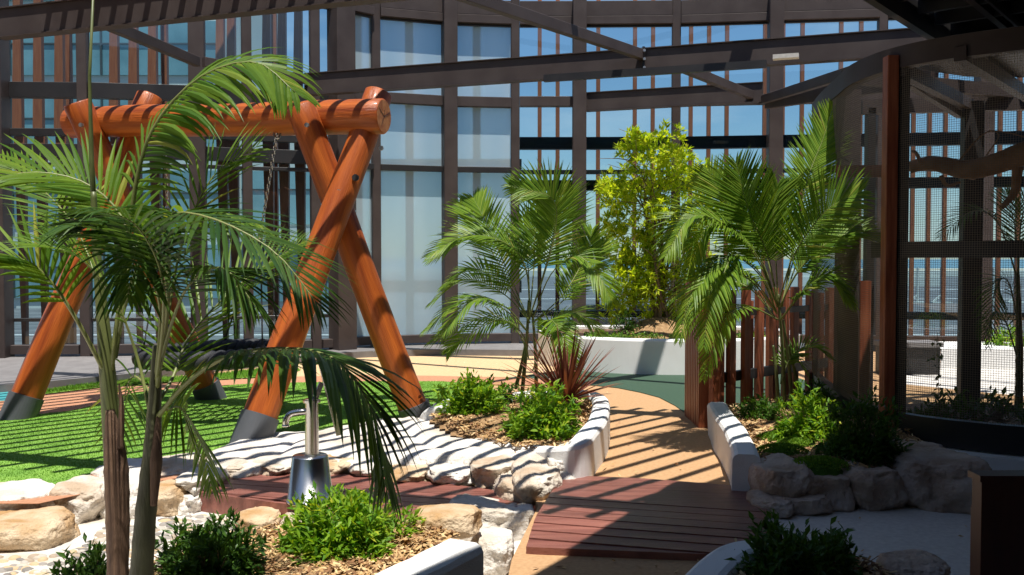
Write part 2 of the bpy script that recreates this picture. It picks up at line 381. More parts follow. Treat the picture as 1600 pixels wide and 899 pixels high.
# battens
dv = Vector((.669,.743,0)); bn = Vector((.743,-.669,0))   # batten direction and its plan normal
zb = 4.36
A0 = 4.0; A1 = 8.2
s_first = onbeam(7.95, 96).dot(bn)
k = 0; kk = 0
while kk < 62:
    s = s_first + kk*.2 if kk < 20 else s_first + 4.0 + (kk-20)*.235; kk += 1
    # points on the batten line with n.p = A0 / A1
    base = bn*s
    t0 = (A0 - base.dot(nv))/dv.dot(nv); t1 = (A1 - base.dot(nv))/dv.dot(nv)
    b = MB(); b.bar(base+dv*t0+Vector((0,0,zb)), base+dv*t1+Vector((0,0,zb)), .056, .06)
    b.build('batten', M['steel'], perg)
    if (base+dv*t0).x > 3.4: break

# solid canopy over the camera, seen only as the shade it casts
can = empty('canopy', (3,2,0), 'dark solid canopy roof over the shaded right side with steel channels', 'canopy')
shade = [(-3.2,-.9),(.146,4.4),(.62,5.15),(.85,5.6),(1.04,5.98),(1.2,6.14),(1.5,6.2),(2.0,6.22),(2.5,6.4),(2.7,6.9),(3.0,7.4),(3.4,7.8),(9,8.2),(9,-4),(-3.2,-4)]
zc = 4.3; roof = [(x-SX*zc, y-SY*zc) for x, y in shade]
b = MB(); b.prism(roof, zc, zc+.12); b.build('roof_panel', M['fascia'], can)
cd = (at(1480,83,8.1)-at(1345,0,6.44)); cd.z = 0; cd.normalize(); cn = Vector((cd.y,-cd.x,0))
P0 = Vector((2.42,6.44,3.3)) - cd*.1; P1 = Vector((3.8,8.1,3.3)) + cd*.5
def canbar(off, w, h, z, m, e0=0, ext=0, nm='channel'):
    b = MB(); a = P0+cn*off-cd*e0; c = P1+cn*off+cd*ext; a.z = c.z = z; b.bar(a, c, w, h); return b.build(nm, M[m], can)
canbar(.05,.06,.20,3.36,'steel_dark'); canbar(.85,1.5,.04,3.48,'fascia',.2,.3,'soffit'); canbar(.5,.05,.08,3.38,'steel',.0,.2); canbar(.62,.02,.14,3.38,'steel_dark',.0,.2)
canbar(1.1,.08,.16,3.36,'steel_dark',0,.3); canbar(2.3,1.2,.04,3.48,'fascia',.2,.6,'soffit')
for j in range(6):
    b = MB(); q = P0 + cd*(j*.45+.1)+cn*.1; q.z = 3.40; b.bar(q, q+cn*2.2, .04, .10); b.build('bracket', M['steel_dark'], can)
raf = empty('shadow_rafters', (1,10,6.2), 'unseen high rafters added for their shadows on the curved path and white planter', 'rafters')  # out of view, added to throw bands across planter and path
b = MB(); b.bar((.2,8.3,6.2),(4.4,12.7,6.2),.22,.08); b.build('rafter', M['steel'], raf)
b = MB(); b.bar((-2.2,12.3,6.2),(3.4,8.8,6.2),.11,.1); b.build('rafter', M['steel'], raf)
bk = empty('building', (3,-5,0), 'unseen dark walls added behind and beside the camera to cut sky fill', 'building')  # out-of-view walls added to hold back sky light
b = MB(); b.box((1,-5.5,4),(26,.4,9)); b.build('wall', M['steel_dark'], bk)
b = MB(); b.box((11.5,2.5,4),(.4,15,9)); b.build('side_shade_wall', M['steel_dark'], bk)
b = MB(); b.box((-11.5,2.5,4),(.4,15,9)); b.build('side_shade_wall', M['steel_dark'], bk)
for j in range(5):
    b = MB(); q = Vector((3.5,8.9,4.12)) + cd*(j*.75-.4)+cn*.1; b.bar(q, q+cn*1.8, .05, .16); b.build('bracket', M['steel_dark'], can)

# ------------------------------------------------------------ glass facade
fac = empty('glass_facade', (0,15,0), 'curved glazed screen wall with brown steel posts rails and outside fins', 'screen wall')
posts = [(-60,13.2,'P'),(6,13.3,'P'),(133,13.35,'S'),(312,13.6,'P'),(388,13.9,'S'),(494,14.2,'S'),(530,14.45,'Q'),(588,14.9,'S'),(701,15.3,'P'),(805,15.45,'S'),(904,15.45,'P'),(1055,15.4,'S'),(1207,15.2,'P'),(1375,15.0,'S'),(1530,14.8,'P'),(1700,14.6,'S'),(1860,14.4,'P')]
W = {'P':.22,'S':.14,'Q':.32}
ZT = 5.8
pp = []
for i, (px, Y, k) in enumerate(posts):
    x = atx(px, Y); pp.append(Vector((x, Y, 0)))
def pdir(i):
    a = pp[max(i-1,0)]; c = pp[min(i+1,len(pp)-1)]; return (c-a).normalized()
for i, (px, Y, k) in enumerate(posts):
    p = pp[i]; w = W[k]; d = pdir(i); yv = Vector((-d.y, d.x, 0))
    back = yv*(-.10 if k != 'S' else .03)
    dep = .32 if k != 'S' else .16
    b = MB(); top = 7.6 if px < 600 else ZT
    q = p + back
    b.bar(q+Vector((0,0,.0)), q+Vector((0,0,top)), w, dep, up=yv, ch=.008)
    b.build('post', M['steel'], fac)
frost = {(6,7),(7,8),(8,9)}
def rail(i, z, h, dpt=.12, m='steel', off=.0, nm='rail'):
    a = pp[i].copy(); c = pp[i+1].copy(); d = (c-a).normalized(); yv = Vector((-d.y, d.x, 0))
    a += d*.075; c -= d*.075
    a += yv*off; c += yv*off; a.z = c.z = z
    b = MB(); b.bar(a, c, dpt, h, ch=.004); return b.build(nm, M[m], fac)
for i in range(len(pp)-1):
    fr = (i, i+1) in frost; left = i < 6
    top = 7.5 if i < 5 else 5.35
    a = pp[i]; c = pp[i+1]; d = (c-a).normalized(); yv = Vector((-d.y, d.x, 0))
    g0 = a + d*.05 + yv*.05; g1 = c - d*.05 + yv*.05
    b = MB(); g0.z = g1.z = (.26+top)/2
    b.bar(g0, g1, .012, top-.26)
    pn = b.build('glass_pane', M['glass_frost'] if fr else M['glass_clear'], fac)
    rail(i, .2, .13, .16)
    if i >= 5:
        rail(i, 5.42, .13, .14, 'steel', -.03); rail(i, 5.62, .24, .16, 'steel', .02, 'ring_beam'); rail(i, 5.34, .04, .05, 'steel_dark', 0)
    if i < 6:
        for z, h in ((3.92,.22),(3.32,.1),(3.05,.2),(1.1,.08) if False else (2.86,.05)): rail(i, z, h, .14, 'steel_dark', .08)
        if i < 5: rail(i, 5.85, .2, .14, 'steel', .06); 
        rail(i, .62, .05, .08, 'steel_dark', .08)
    elif fr:
        rail(i, 4.08, .16, .16); rail(i, 2.97, .09, .1, 'steel_dark', -.02)
    else:
        rail(i, 4.1 , .16, .16); rail(i, 3.43, .2, .16, 'steel_dark', .14); rail(i, 2.95, .07, .1, 'steel_dark', .1); rail(i, 2.73, .17, .16, 'steel_dark', .14)
        rail(i, .58, .12, .1, 'steel_dark', .12)
# white blurred boxes: solid panel outside the frosted bays gives their soft shapes
# fins outside
def fin(px, Y, w, z0, z1, wt=None, tw=0, m='fin', dd=.09):
    x = atx(px, Y); wt = wt or w
    b = MB(); d = dd; x2 = x+tw
    vv = [(x-w/2,Y,z0),(x+w/2,Y,z0),(x+w/2,Y+d,z0),(x-w/2,Y+d,z0),(x2-wt/2,Y,z1),(x2+wt/2,Y,z1),(x2+wt/2,Y+d,z1),(x2-wt/2,Y+d,z1)]
    b.add(vv, [(3,2,1,0),(4,5,6,7),(0,1,5,4),(1,2,6,5),(2,3,7,6),(3,0,4,7)])
    b.build('fin', M[m], fac)
for px in (843,871,934,991,1019,1078,1106,1134,1193,1221,1251,1311,1342,1425,1450,1475,1560,1590,1620): fin(px, 16.6, .07, .0, 6.2, dd=.05)
for px in (30,62,95,180,210,240,345,362,417,441,466):
    fin(px, 14.5, .15, 3.5, 7.8, .07, .05); fin(px+6, 14.55, .06, .0, 3.45, .17, -.03)
for px in (110,260,430): fin(px, 15.2, .09, .0, 7.6)
for px in (560,640,745): fin(px, 17.0, .14, .0, 6.0, None, 0, 'steel')
for z in (1.0, 3.2):
    b = MB(); b.bar((atx(535,16.9),16.9,z), (atx(815,16.9),16.9,z), .08, .22); b.build('outer_rail', M['steel_dark'], fac)

# ------------------------------------------------------------ neighbouring building, outside ground
bl = empty('office_building', (-18,34,0), 'large teal glass office building with pale floor bands behind the left screen', 'building')
m_tg = mat('teal_glazing', (.10,.20,.22), .12, (.20,.34,.36), .5, spec=.8); m_pale = mat('pale_cladding', (.5,.52,.48), .7); m_mull = mat('mullion', (.05,.06,.06), .5)
b = MB(); b.box((-19.5, 38, 6), (18, 8, 13)); b.build('wall', m_pale, bl)
b = MB(); b.box((-8.6, 38.5, 3.2), (3.6, 7, 7.2)); b.build('wing', m_pale, bl)
for fl in range(5):
    z0 = -.3 + fl*2.7
    for k, (xa, xb) in enumerate(((-28,-19.5),(-19.3,-10.6))):
        b = MB(); b.box(((xa+xb)/2, 33.97, z0+1.35), (xb-xa, .1, 1.95)); w_ = b.build('window', m_tg, bl)
        b = MB()
        x = xa
        while x < xb: b.box((x, 33.9, z0+1.35), (.07,.07,1.94)); x += 1.1
        b.box(((xa+xb)/2, 33.9, z0+1.5), (xb-xa,.06,.06)); b.build('mullion', m_mull, w_)
for fl in range(2):
    b = MB(); b.box((-8.5, 34.97, .9+fl*2.9), (3.3, .1, 2.0)); w_ = b.build('window', m_tg, bl)
    b = MB()
    for x in (-10,-9,-8,-7): b.box((x, 34.9, .9+fl*2.9), (.06,.07,2.0))
    b.box((-8.5,34.9,1.2+fl*2.9),(3.3,.05,.05)); b.build('mullion', m_mull, w_)
b = MB(); b.box((-8.5,34.7,1.95+.45),(3.7,.4,.5)); b.build('floor_band', m_pale, bl)
# road markings, barriers, sea wall
for i, (y, w) in enumerate(((22,.12),(31,.15),(42,.2),(55,.3))):
    b = MB(); b.box((15, y, -.304), (60, w, .01)); struct(b.build('road_marking', mat('line%d' % i, (.7,.7,.68), .8)))
b = MB(); b.box((20, 96, -.15), (160, 1.2, .9)); struct(b.build('sea_wall', m_pale))
b = MB(); b.box((20, 128, -.7), (260, 40, 1.4)); struct(b.build('shoreline', mat('sand_rock', (.35,.30,.22), .9, (.5,.45,.36), .4)))
for j, (px, Y) in enumerate(((1434,38),(1471,38),(1553,38),(1395,38),(1590,38))):
    x = atx(px, Y); b = MB(); b.bar((x,Y,-.3),(x,Y,1.15),.07,.07); b.bar((x-.35,Y,-.27),(x+.0,Y-.0,.03),.06,.06); b.box((x,Y,-.28),(.8,.3,.06))
    tag(b.build('barrier_post', m_pale), 'slim white barrier post standing on the car park beyond the aviary', 'post', 'white posts on the car park')
for j, (x, y, w) in enumerate(((7.2,60,3.4),(12.5,60,3.2),(19,62,3.4),(27,62,3.4),(2.4,24.5,1.0),(3.6,24.5,.8),(4.9,24.5,1.0))):
    b = MB(); h = .9 if w > 2 else .6
    b.box((x,y,-.31+h*.35),(w,.7,h*.7)); b.box((x,y,-.31+h*.85),(w*.96,.5,h*.3)); 
    tag(b.build('road_barrier', M['black'] if w <= 2 else m_pale), ('low black rubber block on the car park behind the white planter' if w <= 2 else 'long pale concrete road barrier far across the car park'), 'barrier', ('black blocks on the car park' if w <= 2 else 'concrete barriers across the car park'))

# ------------------------------------------------------------ rocks
def rock(name, c, size, m, seed, label, cat='rock', group=None, rot=0, flat=.0, amp=.16, sub=5, build=True, parent=None, mb=None):
    rnd = random.Random(seed); n = 22
    import bmesh
    bm = bmesh.new(); bmesh.ops.create_icosphere(bm, subdivisions=sub, radius=1)
    off = Vector((rnd.uniform(0,50), rnd.uniform(0,50), rnd.uniform(0,50)))
    cuts = [(Vector((rnd.gauss(0,1), rnd.gauss(0,1), rnd.gauss(0,.5))).normalized(), rnd.uniform(.70,.92)) for _ in range(13)]
    cuts.append((Vector((rnd.uniform(-.12,.12), rnd.uniform(-.12,.12), 1)).normalized(), .70 - flat))
    M_ = Matrix.Rotation(R(rot), 3, 'Z')
    vv = []
    for v in bm.verts:
        p = v.co.copy(); e = .62
        p = Vector([math.copysign(abs(a)**e, a) for a in p]); p *= .82
        for nn, dd in cuts:
            q = p.dot(nn)
            if q > dd: p -= nn*(q-dd)*.9
        q = p*1.3+off
        p += v.co*(noise.noise(q*.9)*amp + noise.noise(q*2.6)*amp*.42 + noise.noise(q*7)*amp*.22 + noise.noise(q*16)*amp*.12)
        p = Vector((p.x*size[0]/1.64*1.0, p.y*size[1]/1.64, p.z*size[2]/1.5))
        vv.append(M_ @ p + Vector(c))
    fs = [tuple(v.index for v in f.verts) for f in bm.faces]; bm.free()
    b = mb or MB(); b.add(vv, fs)
    if mb: return None
    o = b.build(name, m, parent, smooth=True)
    if parent is None: tag(o, label, cat, group)
    return o
def rockpx(x0, x1, ytop, ybot, zb_, m, seed, label, depth=None, ztop=None, rot=0, flat=0, amp=.16, group=None, name='rock'):
    # a rock that spans the picture columns x0..x1, its front foot on row ybot at height zb_
    p = G((x0+x1)/2, ybot, zb_); w = (x1-x0)/F*p.y; dd = depth or w*.8
    if ztop is None: ztop = CAMZ - (ytop-405)*(p.y+dd*.3)/F
    h = max(.08, ztop-zb_)
    return rock(name, (p.x*(1+.4*dd/p.y), p.y+dd*.48, zb_+h*.42), (w*1.12, dd*1.1, h*1.12), m, seed, label, rot=rot, flat=flat, amp=amp, group=group)

# stone plateau as a rough height field between the lawn and the small deck
PL = gp([(305,725),(318,700),(390,676),(470,669),(560,662),(650,655),(672,655),(705,674),(790,698),(868,700),(905,712),(900,745),(868,745),(845,738),(800,729),(740,723),(690,719),(600,715),(500,716),(400,718)], .07)
def heightfield(name, poly, zf, step, m, bottom, label=None):
    xs = [p[0] for p in poly]; ys = [p[1] for p in poly]
    x0, x1, y0, y1 = min(xs), max(xs), min(ys), max(ys); nx = int((x1-x0)/step)+2; ny = int((y1-y0)/step)+2
    idx = {}; b = MB(); vv = []; fs = []
    def edge_d(x, y):
        d = 9
        for i in range(len(poly)):
            a = Vector(poly[i][:2]); c = Vector(poly[(i+1) % len(poly)][:2]); t = max(0, min(1, (Vector((x,y))-a).dot(c-a)/max(1e-9,(c-a).length_squared)))
            d = min(d, (a+(c-a)*t-Vector((x,y))).length)
        return d
    for j in range(ny):
        for i in range(nx):
            x = x0+i*step; y = y0+j*step
            ins = inpoly(x, y, poly); d = edge_d(x, y)
            if ins or d < step*1.5:
                idx[i,j] = len(vv); vv.append((x, y, zf(x, y, d if ins else -d)))
    for j in range(ny-1):
        for i in range(nx-1):
            q = [idx.get(k) for k in ((i,j),(i+1,j),(i+1,j+1),(i,j+1))]
            if None not in q: fs.append(tuple(q))
    b.add(vv, fs); return b.build(name, m, None, True)
CURBF = [Vector(p[:2]) for p in gp([(668,652),(680,660),(700,666),(720,671),(755,681),(784,689),(820,694),(850,698),(884,699)], .14)]
def zplat(x, y, d):
    q = Vector((x*1.5, y*1.5, 3.3))
    cell = noise.voronoi(Vector((x*1.1, y*1.35, .5)))[0]; crack = max(0, 1-(cell[1]-cell[0])/.16)**2
    dc = min((Vector((x,y))-c_).length for c_ in CURBF)
    z = .06 + .075*max(0,1-max(0,dc-.12)/.9)**1.1 + noise.noise(q)*.018 + noise.noise(q*3)*.014 + noise.noise(q*9)*.006 - crack*.03
    if d < 0: z -= .22
    elif d < .1: z -= (1-d/.1)**2*.05
    return z
o = heightfield('rock_slab', PL, zplat, .035, M['whitestone'], -.3)
tag(o, 'broad pale rock shelf striped by shadows behind the water pump', 'rock shelf')
b = MB(); b.prism([G(x,y,-.2)*1 for x,y in ((330,735),(340,715),(600,690),(860,735),(840,748),(600,728))], -.3, 0.0); struct(b.build('rock_base', M['whitestone']))

zf = -.06
fr = [(292,350,735,775,'whitestone','pale rock beside the left end of the small deck'),
      (345,425,708,752,'cream','rough cream rock with a pitted face left of the pump'),
      (415,475,715,748,'cream','cream rock directly behind the pump cone at its left'),
      (505,560,712,745,'ochre','small brown faced rock right behind the pump'),
      (548,620,714,748,'whitestone','pale rounded rock third to the right of the pump'),
      (612,680,722,758,'ochre','orange fronted rock in the shelf edge above the small deck'),
      (668,745,725,762,'whitestone','pale rock with a brown foot in the middle of the shelf edge'),
      (735,815,728,768,'cream','cream slab rock hanging over the small deck'),
      (800,872,735,792,'cream','pale rock at the right end of the shelf edge by the timber bridge'),
      (850,905,720,768,'whitestone','pale rock leaning against the white planter corner')]
for i, (x0, x1, yt, yb, mm, lab) in enumerate(fr):
    rockpx(x0, x1, yt, yb, zf, M[mm], 100+i, lab, depth=.75, ztop=(.065-.012*(i % 3) if i < 7 else .13+.03*(i-7)), amp=.2, flat=.2)
rockpx(775, 850, 762, 812, -.15, M['cream'], 120, 'cream rock between the small deck end and the timber bridge', depth=.5, ztop=.10)
rockpx(700, 832, 785, 885, -.3, M['whitestone'], 121, 'large pale boulder with a rough face left of the timber bridge', depth=.5, ztop=.06, flat=.15, amp=.2)
rockpx(735, 800, 850, 900, -.15, M['whitestone'], 122, 'small pale rock at the near end of the white planter curb', depth=.3, ztop=.04)
rockpx(575, 700, 805, 848, -.25, M['whitestone'], 123, 'flat pale rock between the green bush and the ochre boulder', depth=.32, ztop=-.04, flat=.15)
rockpx(648, 748, 790, 840, .08, M['ochre'], 124, 'smooth ochre boulder resting on the mulch behind the white curb', depth=.26, ztop=.20, amp=.09)
# left creek bank
for i, (x0, x1, yt, yb, zb_, zt, mm, lab) in enumerate([
    (-30,92,768,826,-.16,.06,'whitestone','long pale rock at the lower left lawn edge'),
    (-30,100,808,872,-.2,.0,'ochre','orange brown rock at the left edge of the pebble creek'),
    (85,170,758,824,-.18,.07,'cream','cream rock with a flat pitted face left of the palm trunks'),
    (160,235,745,815,-.18,.07,'whitestone','pale rock hidden behind the palm trunks'),
    (232,300,750,812,-.18,.03,'ochre','golden rock behind the right palm trunk'),
    (290,325,768,808,-.18,-.04,'whitestone','small pale rock at the corner of the small deck'),
    (150,240,735,775,-.1,.08,'whitestone','pale rock between the lawn corner and the creek bank'),
    (225,310,722,770,-.1,.1,'cream','rounded cream rock above the golden one behind the palms'),
    (375,440,806,845,-.2,-.06,'ochre','ochre rock under the front of the small deck'),
    (440,520,810,850,-.2,-.06,'cream','cream rock behind the bright green bush')]):
    rockpx(x0, x1, yt, yb, zb_, M[mm], 140+i, lab, depth=.45, ztop=zt, amp=.17, flat=.05)

# pebble creek, sunk a little below the path
ZC = -.16
b = MB(); b.prism([(-9,-3),(-.9,-3),(-.2,3.2),(.1,4.6),(.3,5.8),(0,6.6),(-1.4,7.0),(-2.6,6.7),(-3.4,6.1),(-9,6.0)], ZC-.1, ZC); struct(b.build('creek_bed', M['whitestone']))
b = MB(); vv=[]; 
peb = gp([(-20,900),(-20,872),(110,866),(170,822),(310,806),(420,822),(430,850),(330,870),(240,930),(-20,930)], ZC)
base = []
for i in range(7):
    th = math.pi*(i/6); 
for (x, y) in pts_in(peb, 620):
    sx_, sy_, sz_ = rng.uniform(.018,.05), rng.uniform(.014,.034), rng.uniform(.010,.020); a = rng.uniform(-.6,.6); ca, sa = math.cos(a), math.sin(a)
    b0 = []; fs = []
    for i in range(4):
        ph = i/3*math.pi*.5
        for k in range(9):
            t = 2*math.pi*k/9; px_ = sx_*math.cos(t)*math.cos(ph*.98); py_ = sy_*math.sin(t)*math.cos(ph*.98)
            b0.append((x+px_*ca-py_*sa, y+px_*sa+py_*ca, ZC-.002+sz_*math.sin(ph)))
    for i in range(3):
        for k in range(9): fs.append((i*9+k, i*9+(k+1)%9, (i+1)*9+(k+1)%9, (i+1)*9+k))
    fs.append(tuple(27+k for k in range(9))); b.add(b0, fs)
def rampmat(name, cols, rough=.8):
    m = bpy.data.materials.new(name); m.use_nodes = True; t = m.node_tree; bb = t.nodes['Principled BSDF']; bb.inputs['Roughness'].default_value = rough
    g = t.nodes.new('ShaderNodeNewGeometry'); r = t.nodes.new('ShaderNodeValToRGB'); r.color_ramp.interpolation = 'CONSTANT'
    r.color_ramp.elements[0].color = (*cols[0],1); r.color_ramp.elements[1].color = (*cols[-1],1); r.color_ramp.elements[1].position = 1-1/len(cols)
    for i, c in enumerate(cols[1:-1]): e = r.color_ramp.elements.new((i+1)/len(cols)); e.color = (*c,1)
    t.links.new(g.outputs['Random Per Island'], r.inputs[0]); t.links.new(r.outputs[0], bb.inputs['Base Color']); return m
m_peb = rampmat('river_pebbles', [(.5,.44,.36),(.38,.3,.22),(.6,.55,.48),(.30,.27,.24),(.55,.40,.24),(.46,.42,.36),(.22,.2,.18)])
m_chip = rampmat('bark_chips', [(.42,.25,.10),(.58,.39,.18),(.28,.14,.06),(.68,.50,.26),(.50,.32,.15),(.18,.09,.04)], .9)
tag(b.build('pebbles', m_peb, None, True), 'smooth river pebbles set in the pale bed of the dry creek', 'pebbles', None, 'stuff')

# ------------------------------------------------------------ curbs
def curb(name, pts, w, h, m, label, closed=False, n=70, z0=-.02):
    """pts: centre line, (px, py) read on the top face at height h"""
    P = [Vector((g.x, g.y, q[2] if len(q) > 2 else h)) for g, q in ((G(q[0], q[1], q[2] if len(q) > 2 else h), q) for q in pts)]
    P = smoothloop(P, n, closed); N = len(P); HH = [p.z for p in P]; P = [Vector((p.x, p.y, 0)) for p in P]
    prof = [(-w/2, z0), (-w/2, h-.035), (-w/2+.012, h-.012), (-w/2+.035, h), (w/2-.035, h), (w/2-.012, h-.012), (w/2, h-.035), (w/2, z0)]
    vv = []; fs = []; K = len(prof)
    for i, p in enumerate(P):
        t = (P[(i+1) % N]-P[i-1]) if closed else (P[min(i+1,N-1)]-P[max(i-1,0)])
        t.normalize(); s_ = Vector((t.y, -t.x, 0))
        for a, z in prof:
            if z > 0: z += HH[i]-h
            q = noise.noise(Vector((p.x*2, p.y*2, z*3)))*.010 + noise.noise(Vector((p.x*9, p.y*9, z*9)))*.003
            vv.append(p + s_*(a+q) + Vector((0,0,z+q*.4)))
    M_ = N if closed else N-1
    for i in range(M_):
        j = (i+1) % N
        for k in range(K-1): fs.append((i*K+k, j*K+k, j*K+k+1, i*K+k+1))
    if not closed: fs.append(tuple(range(K))[::-1]); fs.append(tuple((N-1)*K+k for k in range(K)))
    b = MB(); b.add(vv, fs); o = b.build(name, m)
    return tag(o, label, 'curb')
curb('planter_curb', [(668,648,.16),(678,658,.14),(720,671,.13),(784,689,.13),(850,698,.17),(884,696,.24),(905,686,.28),(918,672,.28),(932,655),(939,636),(938,620),(918,612),(870,609),(790,615),(720,622),(684,632)], .15, .28, M['render'], 'white rendered curb ringing the bed left of the curved path', True, 120)
curb('planter_curb', [(1122,629),(1130,644),(1146,664),(1156,682),(1163,698),(1166,710)], .17, .28, M['render'], 'white rendered curb along the right side of the path below the timber fence')
curb('planter_curb', [(724,845),(672,872),(615,899),(540,945),(400,1040)], .2, .3, M['render'], 'white rendered curb in the near foreground with the bright bush behind it', z0=-.25)
curb('planter_curb', [(1040,960),(1098,900),(1130,868),(1160,852),(1215,850),(1300,862)], .17, .25, M['render'], 'white rendered curb in the shade at the bottom below the timber bridge')

# beds
def bed(name, pts, z, label, nchip, bump=.03, name_z=False):
    poly = gp(pts, z)
    def zz(x, y, d): return z - .02 - (.065*min(1,max(0,(7.9-y)/.9)) if name_z else 0) + noise.noise(Vector((x*3,y*3,1)))*bump + noise.noise(Vector((x*14,y*14,1)))*.012 + min(.05, max(0,d)*.2)
    o = heightfield(name, poly, zz, .05, M['mulch'], 0); o['kind'] = 'structure'
    b = MB()
    for (x, y) in pts_in(poly, nchip):
        a = rng.uniform(0, 6.28); l = rng.uniform(.010,.032); w = rng.uniform(.003,.008); c = Vector((x, y, zz(x,y,.2)+rng.uniform(.0,.014)))
        e1 = Vector((math.cos(a), math.sin(a), rng.normal(0,.35))).normalized()*l; e2 = Vector((-math.sin(a), math.cos(a), rng.normal(0,.5))).normalized()*w
        b.add([c-e1-e2, c+e1-e2, c+e1+e2, c-e1+e2], [(0,1,2,3)])
    tag(b.build('mulch', m_chip), label, 'mulch', None, 'stuff')
    return zz
bed('soil', [(672,650),(720,668),(790,684),(865,698),(900,690),(930,655),(936,622),(900,614),(800,620),(700,630)], .20, 'dry bark mulch between the bushes of the left path bed', 5500, .02, True)
bed('soil', [(1128,636),(1290,618),(1400,645),(1440,700),(1400,735),(1300,742),(1180,738),(1172,712),(1160,684),(1146,664)], .20, 'dry bark mulch in the right bed beside the aviary', 5500)
bed('soil', [(100,960),(200,905),(300,868),(430,826),(560,826),(650,820),(716,846),(672,872),(615,899),(540,945),(400,1010)], .10, 'golden bark mulch in the near bed behind the white curb', 9000)
bed('soil', [(1060,960),(1110,900),(1150,862),(1240,856),(1360,880),(1430,930),(1420,990),(1200,1000)], .17, 'dark shaded mulch in the near right bed', 2500)

# pale floor in the shade on the right
sheet('floor', [(1.45,6.0),(1.25,5.0),(1.2,4.2),(1.3,2),(3,-1),(8,-1),(8,6.2),(3.4,6.4),(2.5,6.2)], .006, M['conc'])

# ------------------------------------------------------------ timber decks
def boards(name, poly, z, th, m, bw=.132, gap=.009, ang=-17, side=None, label=None, cat=None, camber=0):
    a = R(ang); e = Vector((math.cos(a), math.sin(a), 0)); n = Vector((-math.sin(a), math.cos(a), 0))
    P = [Vector((p[0],p[1],0)) for p in poly]; ns = [p.dot(n) for p in P]; b = MB(); s = min(ns)
    rd = random.Random(3); mid = (min(ns)+max(ns))/2; half = (max(ns)-min(ns))/2
    while s < max(ns)-.02:
        def span(q):
            xs = []
            for i in range(len(P)):
                A, B = P[i], P[(i+1) % len(P)]; da, db = A.dot(n)-q, B.dot(n)-q
                if da*db < 0: t = da/(da-db); xs.append((A+(B-A)*t).dot(e))
            return (min(xs), max(xs)) if len(xs) >= 2 else None
        q0 = s+gap/2; q1 = min(s+bw-gap/2, max(ns)-.001); s0, s1 = span(q0+.001), span(q1-.001)
        if s0 and s1:
            zz = z + camber*(1-((q0+q1)/2-mid)**2/half**2) + rd.uniform(-.0015,.0015)
            vv = []
            for zq in (zz-th, zz): 
                for (ss, q) in ((s0[0],q0),(s0[1],q0),(s1[1],q1),(s1[0],q1)): vv.append(e*ss+n*q+Vector((0,0,zq)))
            b.add(vv, [(3,2,1,0),(4,5,6,7),(0,1,5,4),(1,2,6,5),(2,3,7,6),(3,0,4,7)])
        s += bw
    return b
# bridge deck
DK = gp([(822,857),(836,815),(858,780),(880,743),(1000,749),(1090,756),(1184,763),(1200,800),(1196,868),(1110,869)], .03)
dk = empty('timber_bridge', G(1000,800,0), 'reddish timber board bridge crossing the orange path', 'bridge')
boards('boards', DK, .035, .045, M['wood_deck'], ang=-15, camber=.02).build('boards', M['wood_deck'], dk)
b = MB(); b.prism([p*1 for p in gp([(830,852),(842,818),(864,782),(884,750),(1175,768),(1185,800),(1105,862)], .0)], -.1, .0); b.build('joist', M['steel_dark'], dk)
SD = gp([(300,765),(380,776),(454,786),(620,800),(720,799),(838,791),(806,770),(700,755),(560,741),(420,738),(330,752)], -.03)
sd = empty('timber_platform', G(560,770,-.1), 'low reddish timber platform carrying the steel water pump', 'platform')
boards('boards', SD, -.03, .03, M['wood_deck'], ang=-15, bw=.12).build('boards', M['wood_deck'], sd)
fp = gp([(300,765),(380,776),(454,786),(620,800),(720,799)], -.03)
b = MB()
for i in range(4): b.bar(fp[i]+Vector((0,-.012,-.068)), fp[i+1]+Vector((0,-.012,-.068)), .03, .13)
b.bar(fp[0]+Vector((.02,.0,-.068)), G(330,752,-.03)+Vector((0,0,-.068)), .03, .13)
b.build('fascia_board', M['wood_deck'], sd)

